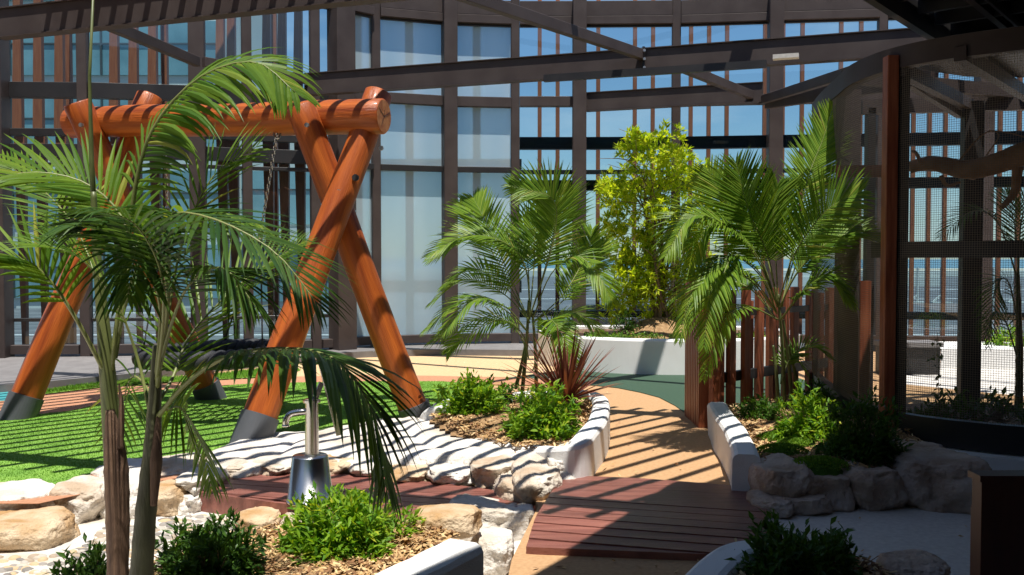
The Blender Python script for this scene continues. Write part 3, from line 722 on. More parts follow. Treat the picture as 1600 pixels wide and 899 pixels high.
# ------------------------------------------------------------ log swing
sw = empty('log_swing', (-2.8,8.8,0), 'big swing frame of crossed orange stained logs with grey feet on the lawn', 'swing')
def log(name, p0, p1, r0, r1, parent, ends=True, crack=None, sleeve=0):
    p0 = Vector(p0); p1 = Vector(p1); d = p1-p0; Ln = d.length; q = d.to_track_quat('Z','Y')
    b = MB(); N = 30; seg = 40; vv = []; fs = []; off = p0*3
    for i in range(N+1):
        t = i/N; r = r0+(r1-r0)*t
        if i in (0, N): r -= .012
        z = t*Ln
        if i == 1: z = .012
        if i == N-1: z = Ln-.012
        bx = noise.noise(Vector((z*.7, off.x, 1)))*.03*min(1,t*3,(1-t)*3); by = noise.noise(Vector((z*.7, off.y, 9)))*.03*min(1,t*3,(1-t)*3)
        for k in range(seg):
            a = 2*math.pi*k/seg; rr = r*(1+.03*noise.noise(Vector((math.cos(a)*1.2, math.sin(a)*1.2, z*1.1))+off) + .01*noise.noise(Vector((math.cos(a)*5, math.sin(a)*5, z*2))+off))
            vv.append((rr*math.cos(a)+bx, rr*math.sin(a)+by, z))
    for i in range(N):
        for k in range(seg): fs.append((i*seg+k, i*seg+(k+1)%seg, (i+1)*seg+(k+1)%seg, (i+1)*seg+k))
    b.add(vv, fs, 0); b.add([vv[k] for k in range(seg)], [tuple(range(seg))[::-1]], 1); b.add([vv[N*seg+k] for k in range(seg)], [tuple(range(seg))], 1)
    me = bpy.data.meshes.new(name); me.from_pydata(b.v, [], b.f); me.materials.append(M['wood_log']); me.materials.append(M['wood_end'])
    me.polygons.foreach_set('material_index', b.mi); me.polygons.foreach_set('use_smooth', [m_ == 0 for m_ in b.mi]); me.update()
    o = bpy.data.objects.new(name, me); C.objects.link(o); o.parent = parent; o.location = p0 - parent.location; o.rotation_mode = 'QUATERNION'; o.rotation_quaternion = q
    if crack is not None:
        for (a, l, w) in crack:
            e = MB(); z = 0 if crack_end == 0 else Ln; sg = -1 if z == 0 else 1
            c = Vector((math.cos(a), math.sin(a), 0))*l/2 + Vector((0,0,z))
            e.box(c, (l, w, .004), Matrix.Rotation(a,3,'Z'))
            me2 = bpy.data.meshes.new('crack'); me2.from_pydata([tuple(v) for v in e.v], [], e.f); me2.materials.append(M['wood_dark'])
            oo = bpy.data.objects.new('crack', me2); C.objects.link(oo); oo.parent = o
    if sleeve:
        dd = d.normalized(); e = MB(); a = p0 - dd*.05; c = p0+dd*sleeve
        # clipped at the ground by starting just below it
        e.tube([a, c, c+dd*.002], [r0+.018, r0+.016, r0+.002], 40)
        e.build('foot_sleeve', M['sleeve'], parent, False)
        sm = parent.children[-1]
        sm.data.polygons.foreach_set('use_smooth', [len(p.vertices) == 4 for p in sm.data.polygons])
    return o
crack_end = 1
FR0 = G(392,694); BR0 = G(655,660); FL0 = G(28,655); BL0 = G(330,624)
Br = at(600,182,8.30); Al = at(110,192,9.3)
dx = (Br-Al).normalized()
log('crossbeam', Al, Br, .150, .158, sw, crack=[(.4,.13,.006),(2.6,.12,.004),(4.2,.1,.003),(1.4,.06,.003)])
log('leg', FR0-Vector((.04,.06,.12)), at(592,146,8.52), .142, .128, sw, sleeve=.38)
log('leg', BR0-Vector((-.04,.0,.1)), at(469,166,8.30), .134, .130, sw, sleeve=.28)
log('leg', FL0-Vector((.04,.04,.12)), at(235,150,9.5), .142, .13, sw, sleeve=.36)
log('leg', BL0-Vector((-.05,.0,.1)), at(120,160,9.0), .134, .130, sw, sleeve=.30)
b = MB(); p = at(556,278,8.14); b.tube([p, p+Vector((.0,-.03,0))], .03, 12); b.build('bolt_hole', M['black'], sw)
for q in (at(480,196,8.12), at(596,232,8.2), at(530,300,8.1), at(128,196,8.9)):
    b = MB(); b.tube([q, q+Vector((0,-.03,0))], .022, 6); b.build('bolt', M['bolt'], sw)
# chains and basket
bs = empty('basket_swing', (atx(338,8.9),8.9,.5), 'round black rope basket seat hanging on chains from the log swing', 'swing seat')
rc = at(338,553,8.9); RR = 122/F*8.9
def helix(ph, sub, rr, turns=16):
    pts = []
    for i in range(361):
        a = 2*math.pi*i/360; t = a*turns+ph
        r = RR - .08 + sub*math.cos(t); pts.append(rc + Vector((r*math.cos(a), r*math.sin(a)*.98, sub*math.sin(t)+.02*math.cos(a))))
    return pts
b = MB()
for k in range(3): b.tube(helix(2*math.pi*k/3, .043, .05), .047, 10, cap=False)
b.build('rope_ring', M['rope'], bs, True)
b = MB()
for k in range(-6, 7):
    u = k/7*(RR-.1); hw = math.sqrt(max(0,(RR-.1)**2-u*u))
    b.tube([rc+Vector((u, s*hw, -.16*(1-s*s)*(hw/RR))) for s in [j/8-1 for j in range(17)]], .012, 5)
    b.tube([rc+Vector((s*hw, u, -.16*(1-s*s)*(hw/RR)+.012)) for s in [j/8-1 for j in range(17)]], .012, 5)
b.build('net', M['rope'], bs)
def chain(a, c, parent):
    a = Vector(a); c = Vector(c); n = int((c-a).length/.036); d = (c-a).normalized(); u = d.orthogonal().normalized(); w = d.cross(u); b = MB()
    for i in range(n):
        p = a + d*(i+.5)*.036; s1 = u if i % 2 else w
        loop = [p + d*(.024*math.sin(t)) + s1*(.013*math.cos(t)) for t in [2*math.pi*j/8 for j in range(9)]]
        b.tube(loop, .0048, 5, cap=False)
    b.build('chain', M['chain'], parent)
jl = at(262,330,9.25); jr = at(407,366,8.75)
chain(at(256,212,9.0), jl, bs); chain(at(433,208,8.55), jr, bs)
b = MB(); 
for (j, angs) in ((jl,(150,215)),(jr,(40,-35,100))):
    b = MB(); b.lathe(j-Vector((0,0,.05)), [(.02,0),(.026,.02),(.026,.08),(.02,.1)], 12); b.build('swivel', M['steel_pol'], bs)
    for a in angs:
        e = rc + Vector((math.cos(R(a)), math.sin(R(a)), 0))*(RR-.08)+Vector((0,0,.09)); b = MB(); b.tube([j, e], .009, 6); b.tube([e+Vector((0,0,.03)), e-Vector((0,0,.08))], .022, 8); b.build('rope', M['rope'], bs)
for q in (at(433,205,8.55), at(256,205,9.0)):
    b = MB(); b.tube([q+Vector((.03*math.cos(t),0,.05*math.sin(t)-.02)) for t in [2*math.pi*j/12 for j in range(13)]], .008, 6, cap=False); b.build('shackle', M['chain'], bs)

# ------------------------------------------------------------ water pump
pc = G(485,783,-.03); k = pc.y/F
pump = empty('water_pump', pc, 'stainless steel hand water pump on a cone base on the timber platform', 'water pump')
b = MB(); b.lathe(pc, [(.145,0),(.15,.004),(.150,.012),(.142,.014),(.112,.285),(.106,.292),(.0,.294)], 48); b.build('cone_base', M['steel_pol'], pump, False)
hb = pump.children[-1]; hb.data.polygons.foreach_set('use_smooth', [len(p.vertices)==4 for p in hb.data.polygons])
pt = pc + Vector((.012,0,.29))
b = MB(); b.lathe(pt, [(.05,0),(.05,.008),(.043,.01),(.042,.20),(.041,.335),(.056,.337),(.056,.352),(.041,.354),(.041,.36),(.0,.362)], 28); b.build('pipe', M['steel_pol'], pump)
b = MB(); zt = .29
b.tube(spline([pt+Vector((-.02,0,.28)), pt+Vector((-.09,-.01,.275)), pt+Vector((-.135,-.015,.262)), pt+Vector((-.158,-.02,.225)), pt+Vector((-.160,-.02,.195))], 16), .020, 14); b.tube([pt+Vector((-.160,-.02,.2)),pt+Vector((-.160,-.02,.186))], .024, 14); b.build('spout', M['steel_pol'], pump, True)
b = MB(); b.tube([pt+Vector((0,0,.36)), pt+Vector((.004,0,.60))], .010, 10); b.build('plunger_rod', M['steel_pol'], pump)
b = MB(); b.bar(pt+Vector((.0,0,.585)), pt+Vector((.12,.05,.60)), .03, .03); b.bar(pt+Vector((.06,.02,.58)), pt+Vector((.165,.05,.12)), .022, .042, ch=.004); b.build('handle', M['steel_pol'], pump)
b = MB(); b.bar(pt+Vector((.02,0,.35)), pt+Vector((.06,.02,.46)), .02, .03); b.build('bracket', M['steel_pol'], pump)

# ------------------------------------------------------------ foliage builders
def leaf_clump(b, pos, dirs, ln, wd, fold=.25, droop=.25, up=None):
    """numpy: one folded pointed leaf per row"""
    pos = np.asarray(pos); dirs = np.asarray(dirs); n = len(pos)
    dirs = dirs/np.linalg.norm(dirs, axis=1)[:,None]
    rnd = rng.normal(0, .35, (n,3)); u0 = np.array([0,0,1.0])+rnd
    side = np.cross(dirs, u0); side /= np.maximum(1e-6, np.linalg.norm(side, axis=1))[:,None]
    nn = np.cross(side, dirs)
    ln = np.asarray(ln)[:,None]; wd = np.asarray(wd)[:,None]
    p0 = pos; c1 = pos+dirs*ln*.45 - nn*wd*fold; l1 = pos+dirs*ln*.42 - side*wd; r1 = pos+dirs*ln*.42 + side*wd
    tip = pos+dirs*ln - np.array([0,0,1.0])*ln*droop
    V = np.stack([p0, c1, l1, r1, tip], 1).reshape(-1,3)
    base = len(b.v); b.v.extend(map(tuple, V.tolist()))
    for i in range(n):
        k = base+5*i; b.f.extend([(k,k+1,k+2),(k,k+3,k+1),(k+2,k+1,k+4),(k+1,k+3,k+4)])
    b.mi.extend([0]*4*n)
def dome(n, c, rx, ry, h, seed, shell=.55, low=0.0):
    r = np.random.default_rng(seed); out = []; nrm = []
    o = Vector((seed*1.7, seed*.6, 2))
    while len(out) < n:
        v = r.normal(0,1,3); v /= np.linalg.norm(v)
        if v[2] < low-.12: v[2] = -v[2]*.5
        q = Vector(v)
        rad = (r.uniform(shell,1.0)) * (1 + .35*noise.noise(q*1.6+o) + .22*noise.noise(q*4+o))
        p = np.array([c[0]+v[0]*rx*rad, c[1]+v[1]*ry*rad, c[2]+max(.02,v[2])*h*rad + .04*h])
        out.append(p); nrm.append(v)
    return np.array(out), np.array(nrm)
def bush(name, c, rx, h, n, leaf, m, seed, label, cat='bush', group=None, per=9, ry=None, wide=.32, shoots=0):
    root = empty(name, c, label, cat, group); r = np.random.default_rng(seed+99)
    P, N = dome(n, c, rx, ry or rx, h, seed)
    if shoots:
        ex = []; en = []
        for i in range(shoots):
            a = r.uniform(0,6.28); rr = r.uniform(.2,.9); hh = h*r.uniform(1.0,1.3)
            for k in range(4):
                ex.append([c[0]+math.cos(a)*rx*rr*(1+.04*k), c[1]+math.sin(a)*rx*rr*(1+.04*k), c[2]+hh*(.75+.1*k)*(1-.3*rr)]); en.append([math.cos(a)*.4, math.sin(a)*.4, 1])
        P = np.vstack([P, ex]); N = np.vstack([N, en])
    b = MB()
    for i in range(0, len(P), max(1, len(P)//60)):
        p = Vector(P[i]); q = Vector(c)+Vector((r.normal(0,.03), r.normal(0,.03), -.02)); mid = (p+q)/2+Vector((0,0,-.04)); b.tube([q, mid, p], [.006,.004,.002], 5)
    b.build('stem', M['bark'], root)
    b = MB(); pos = np.repeat(P, per, 0); nr = np.repeat(N, per, 0)
    d = nr*.75 + r.normal(0,.75,pos.shape) + np.array([0,0,.30]); pos = pos + r.normal(0, leaf*.28, pos.shape)
    L_ = leaf*r.uniform(.6,1.25,len(pos)); leaf_clump(b, pos, d, L_, L_*wide*.5, .3, .2); b.build('foliage', m, root)
    return root
def frond(b, br, pts, n, leaf, width, up=(0,0,1), vee=.35, droop=.35, start=.18, rr=.008, ang=1.05, seed=0, curl=0.0, onesided=None):
    r = random.Random(seed); S = spline(pts, 60); up = Vector(up)
    br.tube(S[::3]+[S[-1]], [rr*(1-.85*i/20) for i in range(len(S[::3])+1)], 7)
    for i in range(n):
        t = start+(1-start)*i/(n-1); k = min(int(t*59), 58); p = S[k].lerp(S[k+1], t*59-k); T = (S[k+1]-S[k]).normalized()
        side = T.cross(up)
        if side.length < .05: side = T.cross(Vector((0,1,0)))
        side.normalize(); N = side.cross(T).normalized()
        s = (t-start)/(1-start); prof = (math.sin(math.pi*(.16+.80*s))**.7)
        a = ang*(1-.55*s)
        for sg in (-1,1):
            l = leaf*prof*r.uniform(.9,1.08); w = width*(.55+.45*prof)*r.uniform(.85,1.1)
            aa = a+r.uniform(-.06,.06); v = vee+r.uniform(-.12,.12)
            d = (T*math.cos(aa)+side*sg*math.sin(aa)*math.cos(v)+N*math.sin(aa)*math.sin(v)).normalized()
            ws = d.cross(N); 
            if ws.length < .01: ws = T.copy()
            ws.normalize(); q = p.copy(); rows = []; K = 5; dd = droop*r.uniform(.6,1.4)
            for j in range(K+1):
                u = j/K; ww = w*(.35+1.3*u if u < .4 else (1-u)**.75*1.22+.0)*.5
                nn_ = ws.cross(d).normalized()
                rows.append((q-ws*ww, q+nn_*ww*.45, q+ws*ww)); q = q+d*l/K; d = (d+Vector((0,0,-1))*dd*(.06+.2*u)).normalized()
                ws = (ws - d*ws.dot(d)).normalized()
            vv = [x for rw in rows for x in rw]; fs = []
            for j in range(K):
                m0 = j*3; fs += [(m0,m0+1,m0+4,m0+3),(m0+1,m0+2,m0+5,m0+4)]
            b.add(vv, fs)
def add_frond(root, pts, n, leaf, width, m=None, **kw):
    b = MB(); br = MB(); frond(b, br, pts, n, leaf, width, **kw)
    rb = br.build('frond', M['rachis'], root, True); lf = b.build('leaflets', m or L['palm'], None)
    # leaflets are a sub-part of the frond
    lf.location = lf.location - root.location - rb.location; lf.parent = rb
    return rb

# ------------------------------------------------------------ tall leafy shrub in the white round planter
pl = [(868,522),(880,524),(905,530),(950,536),(1009,540),(1085,541),(1180,536),(1260,520)]
PZ = .46
fo = [Vector((.45,13.9,0)), Vector((.42,13.3,0)), Vector((.75,12.55,0)), Vector((1.2,12.15,0)), Vector((1.75,11.95,0)), Vector((2.4,11.92,0)), Vector((3.2,12.1,0)), Vector((3.9,12.7,0)), Vector((4.1,13.6,0)), Vector((3.6,14.4,0)), Vector((2,14.6,0)), Vector((.9,14.5,0))]
Lp = smoothloop(fo, 90); cen = Vector((2.3,13.2,0))
wp = empty('round_planter', (2.3,13.2,0), 'large curved white rendered planter holding the tall yellow green shrub', 'planter')
vv = []; fs = []; prof = [(0,0),(0,PZ-.025),(.01,PZ-.006),(.03,PZ),(.17,PZ),(.19,PZ-.01),(.19,PZ-.12)]; K = len(prof)
for p in Lp:
    inn = (cen-p).normalized()
    for a, z in prof: vv.append(p+inn*a+Vector((0,0,z)))
for i in range(90):
    j = (i+1) % 90
    for k in range(K-1): fs.append((i*K+k, j*K+k, j*K+k+1, i*K+k+1))
b = MB(); b.add(vv, fs); b.build('wall', mat('white_planter_render', (.86,.86,.85), .8, (.78,.78,.76), 2, .4, 120, dist=.004), wp)
inn_poly = [p+(cen-p).normalized()*.18 for p in Lp]
b = MB(); b.prism([tuple(p[:2]) for p in inn_poly], .2, PZ-.05); b.build('soil_fill', M['soil'], wp)
b = MB()
mc = Vector((2.15,13.0,PZ-.06))
for i in range(13):
    for k in range(36):
        r_ = i/12; a = 2*math.pi*k/36; b.v.append(tuple(mc+Vector((math.cos(a)*.78*r_, math.sin(a)*.6*r_, .30*math.cos(r_*math.pi/2)+noise.noise(Vector((r_*3*math.cos(a),r_*3*math.sin(a),4)))*.05))))
for i in range(12):
    for k in range(36): b.f.append((i*36+k,i*36+(k+1)%36,(i+1)*36+(k+1)%36,(i+1)*36+k)); b.mi.append(0)
b.build('mulch_mound', M['mulch'], wp)
tr = empty('leafy_shrub', (2.1,13.0,.6), 'tall bright yellow green shrub with loose clusters in the white planter', 'shrub')
b = MB(); rt = np.random.default_rng(31); tips = []
for s in range(9):
    a = rt.uniform(0,6.28); p0 = Vector((2.1+.1*math.cos(a), 13+.1*math.sin(a), .6)); top = Vector((2.1+rt.uniform(-.45,.45), 13+rt.uniform(-.35,.35), rt.uniform(2.2,3.1)))
    S = spline([p0, p0.lerp(top,.35)+Vector((rt.normal(0,.07),rt.normal(0,.07),0)), p0.lerp(top,.7)+Vector((rt.normal(0,.08),rt.normal(0,.08),0)), top], 14); b.tube(S, [.026*(1-.8*i/13) for i in range(14)], 6)
    for i in range(2,14):
        for q in range(2):
            e = S[i]+Vector((rt.normal(0,.28), rt.normal(0,.25), rt.uniform(.0,.3))); b.tube([S[i], S[i].lerp(e,.5)+Vector((0,0,.02)), e], [.008,.006,.003], 5); tips.append(e)
b.build('branch', M['bark'], tr)
lobes = [((1030,235),48,40),((985,225),22,26),((1055,265),45,40),((985,300),50,40),((1050,330),62,50),((960,350),24,26),((1000,385),50,50),((1075,390),45,50),((960,300),28,22),((1020,440),62,45),((975,470),38,40),((1075,460),45,40),((1100,330),30,30),((990,415),34,40),((1100,275),20,20),((1050,500),40,22)]
P = []; Nn = []
for (c, rx_, ry_) in lobes:
    cc = at(c[0]-2, c[1], 12.9+rt.uniform(-.25,.3)); k = 12.9/F
    for i in range(int(rx_*ry_/22)+14):
        v = rt.normal(0,1,3); v /= np.linalg.norm(v); r_ = rt.uniform(.35,1.08)
        P.append([cc.x+v[0]*rx_*k*r_, cc.y+v[1]*rx_*k*.8*r_, cc.z+v[2]*ry_*k*r_]); Nn.append(v)
P = np.array(P); Nn = np.array(Nn); per = 11
pos = np.repeat(P, per, 0); nr = np.repeat(Nn, per, 0); d = nr*.35+rt.normal(0,.7,pos.shape)+np.array([0,0,.55])
pos = pos+rt.normal(0,.012,pos.shape); l_ = rt.uniform(.07,.13,len(pos)); b = MB(); leaf_clump(b, pos, d, l_, l_*.16, .3, .12); b.build('foliage', L['tree'], tr)
for (px, py, Y, r_, lab) in ((905,505,12.9,.18,'low pale groundcover at the left end of the white planter'),(1000,517,12.35,.25,'low groundcover on the front rim of the white planter')):
    pass
b = MB(); P = []
for i in range(380):
    x = rt.uniform(.95,3.6); y = rt.uniform(12.25,12.7); P.append([x,y,PZ-.03+rt.uniform(0,.05)])
P = np.repeat(np.array(P), 6, 0); P = P+rt.normal(0,.02,P.shape); leaf_clump(b, P, rt.normal(0,.6,P.shape)+np.array([0,0,.8]), rt.uniform(.03,.06,len(P)), rt.uniform(.008,.014,len(P)))
tag(b.build('groundcover', L['palm_b']), 'low grey green groundcover along the rim of the white planter', 'groundcover', None, 'stuff')
for px, py, s in ((882,508,.16),(978,512,.2),(1128,500,.2)):
    bush('small_plant', at(px,py+6,12.8), s, s*1.4, 40, .07, L['bushdark'], px, {882:'tiny dark plant at the far left of the white planter',978:'small dark plant beside the mound under the shrub',1128:'small dark plant behind the timber fence top'}[px], 'plant')

# ------------------------------------------------------------ palms
def palm_trunk(root, pts, radii, m, rings=True, name='trunk'):
    b = MB(); S = spline(pts, 40); rr = np.interp(np.linspace(0,1,40), np.linspace(0,1,len(radii)), radii)
    rr = [r_*(1+(.06 if rings and i % 4 == 0 else 0)) for i, r_ in enumerate(rr)]
    b.tube(S, rr, 16); return b.build(name, m, root, True)
# A: foreground left
ya = 3.4
pa = empty('palm', at(184,905,ya), 'nearest palm with a thick brown sheathed stem and arching bright fronds at far left', 'palm')
b = MB(); S = [at(184,960,ya), at(184,899,ya), at(184,820,ya), at(182,740,ya), at(178,690,ya), at(172,640,ya)]
M1 = M['sheath']; palm_trunk(pa, S, [.038,.037,.041,.043,.034,.016], M1)
palm_trunk(pa, [at(176,730,ya+.02), at(172,640,ya+.02), at(166,560,ya), at(158,470,ya), at(150,380,ya), at(146,300,ya)], [.03,.031,.028,.020,.014,.010], M['stem'], False, 'crownshaft')
palm_trunk(pa, [at(188,700,ya-.02), at(190,640,ya-.02), at(186,600,ya-.02)], [.012,.010,.003], M['sheath'], False, 'dry_sheath')
# spear
b = MB(); b.tube([at(150,385,ya), at(143,250,ya), at(140,120,ya), at(147,-40,ya)], [.012,.009,.006,.004], 8); b.build('spear_leaf', M['stem'], pa, True)
add_frond(pa, [at(172,590,3.4), at(195,420,3.35), at(216,270,3.3), at(250,185,3.25), at(318,118,3.2), at(400,98,3.15), at(462,145,3.1)], 44, .33, 0.030, start=.30, rr=.011, up=(0,-.55,.83), vee=-.3, droop=1.3, seed=1, ang=1.2)
add_frond(pa, [at(168,590,3.4), at(120,500,3.3), at(75,435,3.25), at(30,405,3.2), at(-40,420,3.1)], 20, .26, 0.026, start=.35, rr=.009, up=(0,-.6,1), vee=.3, droop=.6, seed=2)
add_frond(pa, [at(180,560,3.42), at(200,420,3.5), at(190,340,3.6), at(130,285,3.6), at(40,270,3.55), at(-40,300,3.5)], 35, .30, 0.027, start=.30, rr=.009, up=(0,-.7,1), vee=.2, droop=.5, seed=3)
add_frond(pa, [at(176,570,3.5), at(150,440,3.7), at(120,360,3.85), at(70,300,4.0), at(0,250,4.1)], 25, .30, 0.022, start=.35, rr=.007, up=(0,-.5,1), vee=.25, droop=.5, seed=4)
yb_ = 3.3
pb = empty('palm', at(226,905,yb_), 'near palm second from the left with a green grey stem and dark drooping fronds', 'palm')
palm_trunk(pb, [at(218,970,yb_), at(221,899,yb_), at(228,800,yb_), at(238,700,yb_), at(242,620,yb_), at(246,540,yb_)], [.040,.040,.036,.030,.022,.016], M['stem2'])
palm_trunk(pb, [at(240,790,yb_-.02), at(244,720,yb_-.02), at(247,650,yb_-.02)], [.012,.022,.006], M['sheath'], False, 'dry_sheath')
add_frond(pb, [at(243,620,3.3), at(262,480,3.2), at(262,380,3.05), at(270,335,2.95), at(340,345,2.85), at(430,395,2.8), at(500,480,2.75)], 34, .36, 0.020, L['palm_shade'], start=.42, rr=.009, up=(0,-.1,1), vee=.0, droop=.8, seed=11)
add_frond(pb, [at(240,660,3.3), at(290,600,3.2), at(350,560,3.1), at(430,545,3.0), at(520,560,2.9), at(580,640,2.85), at(605,760,2.85)], 38, .42, .034, L['palm_shade'], start=.35, rr=.010, up=(0,.1,1), vee=-.15, droop=1.3, seed=12)
add_frond(pb, [at(240,640,3.3), at(270,590,3.4), at(300,520,3.55), at(380,440,3.7), at(470,380,3.8)], 27, .34, 0.018, start=.28, rr=.008, up=(0,-.3,1), vee=.3, droop=.5, seed=13)
add_frond(pb, [at(235,650,3.3), at(215,560,3.35), at(180,470,3.3), at(120,400,3.2), at(40,380,3.15)], 22, .26, 0.016, start=.4, rr=.007, up=(0,-.3,1), vee=.2, droop=.6, seed=14)
add_frond(pb, [at(244,600,3.3), at(255,500,3.1), at(250,420,2.9), at(210,350,2.7), at(150,330,2.6)], 25, .30, 0.018, L['palm_shade'], start=.35, rr=.007, up=(0,.2,1), vee=-.1, droop=1.2, seed=15)
add_frond(pb, [at(243,650,3.32), at(262,640,3.45), at(285,640,3.6), at(315,690,3.75), at(330,760,3.8)], 30, .30, .030, start=.15, rr=.005, up=(-.5,-.8,.3), vee=.1, droop=1.0, seed=16)
add_frond(pb, [at(242,630,3.3), at(225,600,3.5), at(205,590,3.6), at(190,640,3.7), at(180,700,3.75)], 15, .22, 0.016, start=.2, rr=.005, up=(.3,-.9,.3), vee=.1, droop=1.0, seed=17)
add_frond(pb, [at(244,600,3.3), at(265,480,3.3), at(285,380,3.35), at(330,280,3.4), at(400,230,3.4)], 22, .26, 0.014, start=.4, rr=.007, up=(-.3,-.7,.6), vee=.1, droop=.6, seed=18)

for k_, pts in enumerate(([(244,600,3.3),(262,470,3.15),(240,380,3.0),(190,345,2.9),(110,350,2.85)],[(244,600,3.3),(270,500,3.15),(300,440,3.0),(350,420,2.9),(400,480,2.85)],[(243,600,3.3),(250,480,3.2),(225,400,3.1),(215,380,3.0),(200,460,2.9)],[(180,540,3.4),(210,430,3.3),(250,360,3.2),(320,330,3.1),(400,350,3.05)])):
    add_frond(pb if k_ < 3 else pa, [at(*q) for q in pts], 26, .30, .024, L['palm_shade'] if k_ != 3 else L['palm'], start=.4, rr=.007, up=(0,.1,1), vee=-.15, droop=1.3, seed=40+k_)
def palm_generic(base, crown, stems, specs, label, leafm, lw=.02, stemr=.022, group=None, rr=.008, Yd=None):
    root = empty('palm', base, label, 'palm', group)
    for (a, c_) in stems: palm_trunk(root, [a, a.lerp(c_,.5)+Vector((.01,0,0)), c_], [stemr, stemr*.85, stemr*.5], M['stem'])
    ex = []
    rj = random.Random(len(specs))
    if len(specs) > 6:
        for i, (pts, n, leaf, kw) in enumerate(specs):
            if i % 4 == 3: continue
            ox, oy, oz = rj.uniform(-.22,.22), rj.uniform(.05,.35), rj.uniform(-.18,.06); K_ = len(pts)-1
            ex.append(([p + Vector((ox,oy,oz))*(j/K_)**1.2 for j, p in enumerate(pts)], n, leaf*.95, kw))
    specs = specs + ex
    for i, (pts, n, leaf, kw) in enumerate(specs):
        add_frond(root, pts, int(n*1.6), leaf, lw, leafm, rr=rr, seed=i*7+int(base.x*100), **kw)
    return root
# B: in the left path bed, right behind the bushes
Y = 8.5
def A(*p, d=(0,)): return [at(x, y, Y+z) for x, y, z in p]
sp = [
 (A((826,500,0),(850,430,-.1),(868,360,-.15),(862,310,-.2),(800,292,-.3)), 30, .42, dict(up=(-.2,-1,.4), vee=.1, droop=.4, start=.3)),
 (A((828,500,0),(822,420,0),(790,380,-.1),(730,368,-.2),(670,400,-.3)), 28, .36, dict(up=(0,-.5,1), vee=.2, droop=.7, start=.3)),
 (A((828,505,0),(800,440,.1),(760,350,.2),(740,310,.3)), 26, .36, dict(up=(0,-.7,1), vee=.2, droop=.5, start=.3)),
 (A((832,500,0),(860,430,-.1),(900,400,-.2),(935,430,-.3),(955,470,-.35)), 26, .34, dict(up=(0,-.4,1), vee=.1, droop=.9, start=.3)),
 (A((832,505,0),(880,460,.1),(915,400,.3),(925,360,.4)), 22, .32, dict(up=(0,-.7,1), vee=.3, droop=.5, start=.3)),
 (A((826,520,0),(790,480,-.2),(740,470,-.4),(690,520,-.55)), 24, .30, dict(up=(0,-.2,1), vee=.1, droop=1, start=.3)),
 (A((826,560,0),(815,520,-.1),(780,500,-.2),(720,530,-.3),(700,550,-.3)), 20, .26, dict(up=(0,-.5,1), vee=.1, droop=.9, start=.3)),
 (A((834,540,0),(870,500,0),(900,490,-.1),(940,520,-.2)), 20, .28, dict(up=(0,-.3,1), vee=.1, droop=.9, start=.25)),
 (A((832,580,0),(850,530,-.15),(860,500,-.3),(880,530,-.5),(890,590,-.6)), 22, .26, dict(up=(.3,-.8,.3), vee=.1, droop=.8, start=.3)),
 (A((828,490,0),(835,410,.1),(840,350,.2),(890,300,.3)), 26, .36, dict(up=(.1,-.9,.4), vee=.2, droop=.4, start=.3)),
 (A((826,500,0),(790,450,.2),(740,420,.3),(690,450,.4)), 24, .3, dict(up=(0,-.4,1), vee=.2, droop=.8, start=.3)),
]
palm_generic(G(818,612,.2), None, [(G(816,612,.2), at(826,470,Y)), (G(838,606,.2), at(832,490,Y)), (G(806,606,.2), at(824,520,Y+.1))], sp, 'mid green palm growing in the bed left of the path', L['palm_c'], .025, .020, rr=.007)
# C: right bed, before the timber fence
Y = 7.75
sp = [
 (A((1215,480,0),(1200,400,-.1),(1170,330,-.2),(1150,255,-.25)), 32, .46, dict(up=(-.2,-1,.4), vee=.15, droop=.25, start=.3)),
 (A((1215,480,0),(1180,400,-.2),(1130,350,-.35),(1080,340,-.5),(1040,400,-.6)), 32, .38, dict(up=(0,-.5,1), vee=.15, droop=.8, start=.3)),
 (A((1222,480,0),(1240,380,.3),(1262,280,.5),(1285,220,.6),(1302,168,.65)), 34, .36, dict(up=(-.4,-.9,.2), vee=.2, droop=.1, start=.3)),
 (A((1218,470,0),(1240,400,-.2),(1290,330,-.4),(1345,300,-.55)), 30, .40, dict(up=(.1,-.8,.6), vee=.2, droop=.4, start=.3)),
 (A((1218,480,0),(1250,420,-.1),(1310,370,-.2),(1375,370,-.3)), 28, .36, dict(up=(0,-.5,1), vee=.2, droop=.7, start=.3)),
 (A((1214,490,0),(1180,440,-.3),(1140,420,-.5),(1110,460,-.7),(1100,540,-.8)), 28, .32, dict(up=(0,-.2,1), vee=.1, droop=1.1, start=.25)),
 (A((1214,490,0),(1190,430,-.3),(1150,400,-.45),(1130,430,-.6),(1120,480,-.7)), 24, .30, dict(up=(0,-.3,1), vee=.1, droop=1.0, start=.3)),
 (A((1216,480,0),(1212,400,0),(1208,330,0),(1215,290,0)), 30, .40, dict(up=(.2,-1,.3), vee=.2, droop=.3, start=.3)),
 (A((1220,500,0),(1250,460,-.2),(1290,430,-.3),(1330,470,-.4)), 24, .30, dict(up=(0,-.3,1), vee=.1, droop=1, start=.25)),
 (A((1218,480,.1),(1190,380,.3),(1140,300,.5),(1090,280,.6)), 30, .36, dict(up=(0,-.5,1), vee=.2, droop=.5, start=.3)),
 (A((1220,600,0),(1235,560,.1),(1265,540,.1),(1300,560,.1)), 14, .22, dict(up=(0,-.3,1), vee=.2, droop=.6, start=.25)),
 (A((1216,500,0),(1170,480,-.4),(1130,500,-.6),(1100,590,-.7)), 22, .26, dict(up=(0,-.2,1), vee=.1, droop=1.1, start=.25)),
 (A((1220,480,0),(1260,380,.1),(1310,340,.2),(1350,350,.3)), 26, .34, dict(up=(0,-.5,1), vee=.2, droop=.7, start=.3)),
 (A((1214,500,.1),(1170,450,.2),(1120,440,.3),(1085,480,.3)), 24, .3, dict(up=(0,-.4,1), vee=.2, droop=.9, start=.3)),
]
